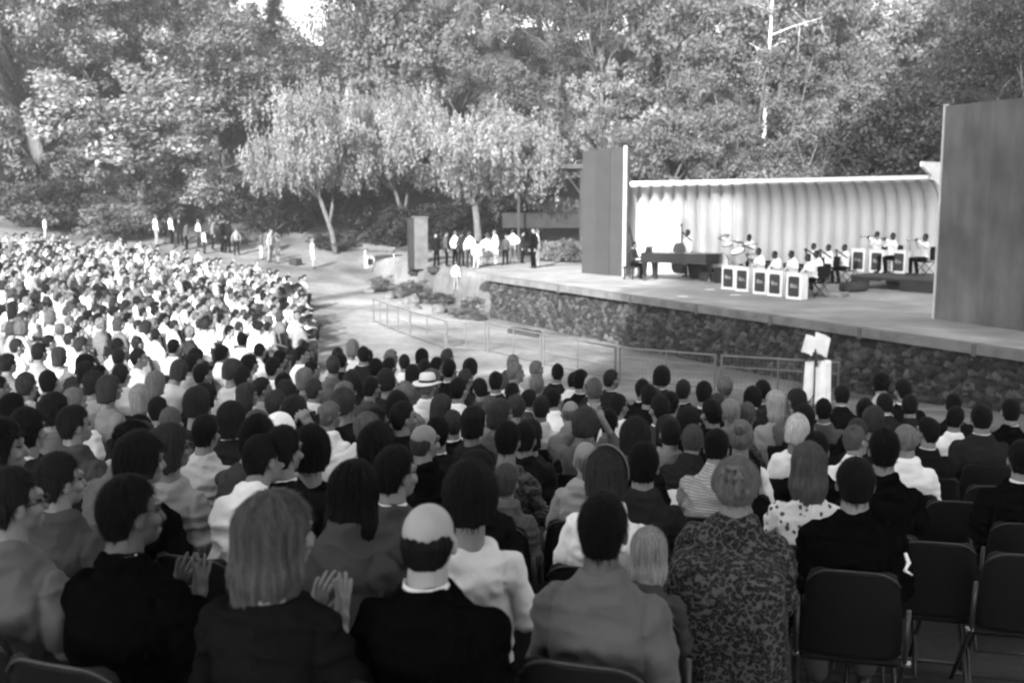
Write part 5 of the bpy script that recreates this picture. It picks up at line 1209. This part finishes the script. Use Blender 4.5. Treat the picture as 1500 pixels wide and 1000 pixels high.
FARTOP = [('shirt', 9), ('shirt', 7), ('shirt', 8), ('blouse', 6), ('shirt', 9), ('shirt', 8), ('blouse', 8), ('shirt', 6), ('shirt', 9), ('jacket', 2), ('blouse', 7), ('jacket', 4), ('shirt', 5)]
def far_spec(k):
    tk, tt = RNG.choice(FARTOP); return (0, 0, RNG.choice(('short', 'short', 'short', 'bob', 'bouffant', 'curly')), RNG.choice((0, 1, 1, 2, 3, 4, 5, 2)), tk, tt, {})
vis = [s for s in far_spots if -20 < s[2][0]]
for k, (x, y, q) in enumerate(vis[:room]): seat_person(x, y, far_spec(k), 1000 + k)
rest = [s for s in far_spots if s not in vis[:room]]
def crowd_mass(spots):
    """everyone farther up the bank as one mass"""
    pool = {}; mats_ = []; Vs, Fs, Ms = [], [], []; nv = 0
    def lowpoly(me, ratio):
        o = modded(me.copy(), 'lp', [('DECIMATE', dict(ratio=ratio)), ('TRIANGULATE', {})]); v = np.empty(len(o.vertices) * 3, np.float32); o.vertices.foreach_get('co', v); f = np.empty(len(o.polygons) * 3, np.int32); o.loops.foreach_get('vertex_index', f); return v.reshape(-1, 3), f.reshape(-1, 3)
    def mi(m):
        if m not in mats_: mats_.append(m)
        return mats_.index(m)
    cv = chair_parts()[7]
    for x, y, q in spots:
        sp = far_spec(0); pose = RNG.choice(('lap', 'forward', 'folded')); rz = face((x, y), RNG.uniform(-.2, .2)); s = RNG.uniform(.94, 1.04); _, H = frames(pose, 0)
        for key, me, ratio, mm, MX in (('b' + pose, body(pose, 0, False), .14, skin(2), None), ('t' + pose + sp[4], top(pose, sp[4], False, 0), .08, cloth(sp[5]), None), ('p', bottoms(pose, 'trousers'), .2, cloth(2), None), ('h' + sp[2], hair(sp[2], False, 1), .6, hairm(sp[3]), H), ('chair', cv, .5, mat('chair_plastic', .006), None)):
            if key not in pool: pool[key] = lowpoly(me, ratio)
            v, f = pool[key]; v = v.astype(float)
            if MX is not None: A = np.array(MX); v = v @ A[:3, :3].T + A[:3, 3]
            v = v * s; c, sn = cos(rz), sin(rz); w = np.stack([v[:, 0] * c - v[:, 1] * sn + x, v[:, 0] * sn + v[:, 1] * c + y, v[:, 2] + terrain(x, y)], 1)
            Vs.append(w); Fs.append(f + nv); Ms.append(np.full(len(f), mi(mm))); nv += len(w)
    if Vs: ob('crowd', fromnp('crowd', np.concatenate(Vs), np.concatenate(Fs), mats_, np.concatenate(Ms), True), kind='stuff', label='dense seated crowd in white shirts on the far left bank', category='crowd')
crowd_mass(rest)
print('people', nall, 'far', len(vis), 'as things', min(room, len(vis)), 'mass', len(rest))

# empty chairs on the right, placed by the top of the backrest
for px, py in ((1362, 768), (1488, 784), (1446, 696), (1392, 716), (1470, 730), (1425, 655)):
    g = hit(px, py, .895); rz = face((g.x, g.y)); chair((g.x, g.y, g.z - .012), rz, True)
EMPTY = {(1362, 768): 'empty dark folding chair with pale rim, right of the black suit', (1488, 784): 'empty dark folding chair at the lower right corner', (1446, 696): 'empty dark folding chair under the broad dark grey jacket'}
for c in CHAIRS[-6:]:
    c[3] = c[3]

# ------------------------------------------------------------------ band
G_B = 'orchestra players'
def placed(px, py, z, hh):
    """ground point on the level z whose point hh higher projects to px, py"""
    return P(px, py, z + hh) - Vector((0, 0, hh))
def player(px, py, z, pose, lab, yaw=0, yi=0, inst=None, hk='crew', top_='shirt', tt=9, sk=0, sc_=1.0, seat_=True, ilab=None, at=None):
    stand = POSES[pose].get('stand'); hh = (1.66 if stand else 1.235) * sc_; g = placed(px, py, z, hh) if at is None else Vector(at); rz = RZB + yaw
    t = person(g, rz, pose, yi, hk, 0, top_, tt, 0, 'trousers', sk, sc_, False, 1 if inst else 0, lab, G_B)
    if seat_:
        P1, rim, st, Ls, bars, kn, pad, far = chair_parts(); c = Vector((0, -.02, 0)); c.rotate(Matrix.Rotation(rz, 3, 'Z')); ob('stage_chair', far, None, g + c + Vector((0, 0, .004)), rz, label='dark chair under ' + lab.replace('person in a ', '').replace('person in ', '').replace('and dark trousers ', '').split(',')[0], category='chair', group='chairs of the orchestra')
    if inst == 'sax': saxophone(g, rz, ilab)
    if inst == 'horn': trumpet(g, rz, ilab)
    return t
Z2 = STZ + rz_
def row_player(k, lab, ilab, inst='sax', yaw=-.3):
    px, py = ((1066, 424), (1086, 427), (1112.5, 431), (1134, 434), (1162, 438.5))[k]; g = P(px, py, STZ) - Vector((FACE.x, FACE.y, 0)) * 1.02; q = proj(g + Vector((0, 0, 1.235))); player(q[0], q[1], STZ, 'sax' if k % 2 else 'bow', lab, yaw, 0, inst, ilab=ilab)
row_player(3, 'person in a white shirt bent over the second near orchestra stand', 'saxophone held behind the second near orchestra stand')
row_player(2, 'person in a white shirt behind the middle orchestra stand', 'saxophone held behind the middle orchestra stand')
row_player(1, 'person in a white shirt behind the orchestra stand second from the piano', 'saxophone held beside the bass drum')
row_player(4, 'person in a white shirt with a dark tie behind the nearest orchestra stand', 'saxophone left of the nearest saxophone')
'''player(1133.5, 377, STZ, 'sax', 'person in a white shirt bent over the middle orchestra stand', .2, 0, 'sax', ilab='saxophone held behind the second near orchestra stand')
player(1104, 371, STZ, 'sax', 'person in a white shirt behind the orchestra stand nearest the drums', .1, 0, 'sax', ilab='saxophone held behind the middle orchestra stands')
player(1091, 373, STZ, 'sax', 'person in a white shirt beside the bass drum', 0, 0, 'sax', ilab='saxophone held beside the bass drum')
player(1169, 373, STZ, 'sax', 'person in a white shirt with a dark tie left of the near saxophone player', .1, 0, 'sax', ilab='saxophone left of the nearest saxophone')
'''
player(1201, 371, STZ, 'sax', 'person in a white shirt and dark trousers at the near end of the front row', -.35, 0, 'sax', ilab='nearest saxophone at the near end of the front row')
player(1196, 360, STZ, 'horn', 'person in a white shirt at the far end of the second row', -.35, 0, None)
player(1216, 362, STZ, 'horn', 'person in a white shirt with a dark tie in the middle of the second row', -.35, 0, None)
player(1240, 362, STZ, 'horn', 'person in a white shirt at the near end of the second row', -.4, 0, None)
player(1286, 343, Z2, 'horn', 'person in a white shirt at the far end of the riser row', -.5, 0, 'horn', ilab='trumpet at the far end of the riser row')
player(1308, 345, Z2, 'horn', 'person in a white shirt in the middle of the riser row', -.35, 0, 'horn', ilab='trumpet in the middle of the riser row')
player(1356, 347, Z2, 'horn', 'person in a white shirt at the near end of the riser row', -.5, 0, 'horn', ilab='trumpet at the near end of the riser row', tt=8)
g = placed(951, 362, STZ, 1.235)
player(951, 364, STZ, 'keys', 'person in a dark jacket seated at the grand piano', atan2(PD.y, PD.x) - pi / 2 - RZB - .15, 0, None, 'short', 'jacket', 2, 1, seat_=False, at=(PA.x - PD.x * .55 - PN.x * .72, PA.y - PD.y * .55 - PN.y * .72, STZ))
bp = AT(1009, 340, 38.75); t = player(1008.5, 331, STZ, 'bass', 'person in a white shirt standing behind the piano with the double bass', -.25, 0, None, seat_=False, sc_=1.0, at=(bp.x, bp.y, STZ)); c = Vector((.06, .36, .004)); c.rotate(Matrix.Rotation(RZB - .25, 3, 'Z')); upright_bass(t.location + c, RZB - .25 + pi)
q = proj((DG.x, DG.y, DG.z + 1.3)); t = player(1104, 338, STZ + .29, 'bow', 'person in a white shirt and dark cap playing drums', 0, 0, None, 'short', seat_=False, sc_=1.0, at=DG + Matrix.Rotation(RZB, 3, 'Z') @ Vector((-.1, -.72, .33)))

# ------------------------------------------------------------------ people standing about beyond the pit
G_S = 'bystanders beyond the pit'
def bystander(px, pyfeet, pyhead, pose, hk, ht, tk, tt, bt, lab, rz=0, bk='trousers', yi=0, sk=2):
    g = hit(px, pyfeet, 0); hgt = (pyfeet - pyhead) / FPX * hypot(g.y, EYE - g.z); s = min(1.15, max(.62, hgt / 1.80)); t = person(g, rz, pose, yi, hk, ht, tk, tt, bt, bk, sk, s, False, 1, lab, G_S); return t
bystander(781, 394, 332, 'stand', 'short', 0, 'jacket', 0, 0, 'person in a black suit standing on the pale floor left of the far flat', 2.0)
bystander(787, 392, 334, 'stand', 'short', 4, 'shirt', 9, 8, 'person in white standing just behind the black suit', -1.2)
bystander(751, 386, 335, 'hips', 'short', 3, 'shirt', 9, 6, 'person in a white shirt and grey trousers, hands on hips, left of the black suit', .2)
bystander(728, 388, 336, 'stand', 'short', 5, 'shirt', 9, 8, 'person in white standing left of the hands-on-hips figure', 1.0)
bystander(703, 391, 338, 'bend', 'short', 3, 'shirt', 9, 8, 'person in white bending forward beside the forked tree', -2.0)
bystander(688, 391, 338, 'stand', 'short', 3, 'shirt', 9, 2, 'person in a white shirt and dark trousers at the foot of the forked tree', .4)
bystander(667, 389, 337, 'stand', 'short', 4, 'shirt', 8, 0, 'person in a pale top and black trousers left of the forked tree', -.8)
bystander(655, 390, 338, 'stand', 'short', 2, 'shirt', 3, 0, 'person in dark clothes in the shade left of the forked tree', -1.4)
bystander(668, 427, 382, 'stand', 'short', 4, 'shirt', 9, 5, 'small person in a white shirt standing on the bank below the forked tree', -.6)
bystander(459, 393, 348, 'stand', 'long', 5, 'blouse', 8, 8, 'person in a pale dress standing alone on the dirt left of the thin trunk', -1.2, 'skirt')
bystander(395, 384, 334, 'stand', 'short', 4, 'shirt', 6, 5, 'person in pale grey walking below the dark hedge', -1.8)
bystander(383, 380, 340, 'stand', 'short', 3, 'shirt', 3, 6, 'person in a dark top beside the pale grey walker', -1.0)
bystander(326, 370, 318, 'stand', 'short', 0, 'jacket', 0, 0, 'person in a black jacket, left one of the dark pair at the hedge', -1.0)
bystander(334, 371, 319, 'stand', 'short', 0, 'jacket', 1, 0, 'person in a dark jacket, right one of the dark pair at the hedge', -.5)
bystander(230, 360, 313, 'stand', 'short', 4, 'shirt', 9, 5, 'person in a white shirt and pale trousers standing behind the far crowd', -1.0)
bystander(253, 358, 314, 'stand', 'short', 3, 'shirt', 9, 0, 'person in a white shirt and black trousers standing behind the far crowd', -1.0)
bystander(292, 362, 320, 'stand', 'short', 4, 'blouse', 7, 3, 'person in a light top standing below the bright flowering shrub', -.8)
bystander(66, 350, 318, 'stand', 'short', 4, 'shirt', 9, 6, 'person in white standing at the top of the crowd on the far left', -1.0)
bystander(274, 366, 326, 'stand', 'short', 1, 'shirt', 3, 0, 'person in dark clothes standing between the white shirts behind the crowd', -1.0)
bystander(300, 372, 336, 'stand', 'short', 2, 'shirt', 9, 2, 'person in a white shirt standing at the upper edge of the crowd', -1.0)

for k, (px, pf, ph_, hk_, tk_, tt_, bt_, lab) in enumerate(((206, 352, 312, 'short', 'shirt', 6, 1, 'person in a light grey top, leftmost of the standing group behind the crowd'), (242, 357, 318, 'bob', 'blouse', 2, 1, 'person in a charcoal blouse between two white-shirted standing figures'), (265, 360, 320, 'short', 'jacket', 1, 0, 'person in a dark jacket standing in shade left of the light top'),
    (312, 366, 322, 'short', 'shirt', 4, 1, 'person in a grey shirt just left of the dark pair at the hedge'), (347, 374, 332, 'short', 'shirt', 5, 1, 'person in a mid grey shirt just right of the dark pair'), (407, 386, 345, 'bob', 'blouse', 3, 3, 'person in a dark blouse right of the pale grey walker'), (640, 391, 340, 'short', 'jacket', 1, 0, 'person in a near-black jacket in deep shade by the gate post'),
    (676, 390, 338, 'short', 'shirt', 2, 1, 'person in a charcoal shirt close behind the forked trunk'), (715, 389, 340, 'bob', 'blouse', 9, 6, 'person in a white blouse in the group right of the forked trunk'), (740, 388, 342, 'short', 'shirt', 3, 0, 'person in a dark grey shirt behind the white group'), (765, 386, 338, 'short', 'jacket', 2, 1, 'person in a charcoal jacket behind the black suit'), (697, 394, 352, 'short', 'shirt', 8, 6, 'small person in an off-white shirt in front of the forked trunk'))):
    bystander(px, pf, ph_, 'stand', hk_, k % 5, tk_, tt_, bt_, lab, k * 1.7, 'skirt' if tk_ == 'blouse' else 'trousers')

PMARK += [(1197, 545, 'the white draped stand'), (440, 430, 'the edge of the bare dirt'), (290, 380, 'the bystanders at the hedge'), (66, 345, 'the white figure above')]
autolabel(AUTO, PMARK)
autolabel([(o, x, y, 'dark folding chair') for o, x, y, lab in CHAIRS], PMARK)
for (k, v), c in zip(EMPTY.items(), CHAIRS[-6:]): c[0]['label'] = v
# ------------------------------------------------------------------ light, sky, camera
SUN_EL, SUN_AZ = radians(26), atan2(-.3, -.95)
w = bpy.data.worlds.new('World'); sc.world = w; w.use_nodes = True; nt = w.node_tree
sky = nt.nodes.new('ShaderNodeTexSky'); sky.sky_type = 'NISHITA'; sky.sun_disc = False; sky.sun_elevation = SUN_EL; sky.sun_rotation = SUN_AZ % (2 * pi); sky.altitude = 100; sky.dust_density = 2.5
bw = nt.nodes.new('ShaderNodeRGBToBW'); bg = nt.nodes['Background']; nt.links.new(sky.outputs[0], bw.inputs[0]); nt.links.new(bw.outputs[0], bg.inputs['Color']); bg.inputs['Strength'].default_value = .13
ld = bpy.data.lights.new('sun', 'SUN'); ld.energy = 3.5; ld.angle = radians(.5); ld.color = (1, 1, 1); so = bpy.data.objects.new('sun', ld); COL.objects.link(so)
d = Vector((.3 * cos(SUN_EL), .954 * cos(SUN_EL), -sin(SUN_EL))); so.rotation_euler = d.to_track_quat('-Z', 'Y').to_euler(); so.location = (-30, -20, 40)
cd = bpy.data.cameras.new('camera'); co = bpy.data.objects.new('camera', cd); COL.objects.link(co); sc.camera = co
cd.sensor_width = 36; cd.lens = FPX / 1500 * 36; cd.clip_end = 600; cd.clip_start = .1
co.location = (0, 0, EYE); co.rotation_euler = (pi / 2 - PITCH, 0, 0)
cd.dof.use_dof = True; cd.dof.focus_distance = 7.5; cd.dof.aperture_fstop = 2.9
sc.view_settings.view_transform = 'Standard'; sc.view_settings.look = 'None'; sc.view_settings.exposure = 2.3; sc.view_settings.gamma = 1
hz = MB().box((0, 75, 19), (320, 235, 66)).build('haze', [], kind='stuff'); hm = bpy.data.materials.new('haze_air'); hm.use_nodes = True; hn = hm.node_tree
hn.nodes.remove(hn.nodes['Principled BSDF']); pv = hn.nodes.new('ShaderNodeVolumePrincipled'); pv.inputs['Color'].default_value = (.9, .9, .9, 1); pv.inputs['Density'].default_value = .0012; pv.inputs['Anisotropy'].default_value = .3
hn.links.new(pv.outputs[0], hn.nodes['Material Output'].inputs['Volume']); hz.data.materials.append(hm)
sc.cycles.filter_width = 2.3
sc.cycles.use_denoising = True
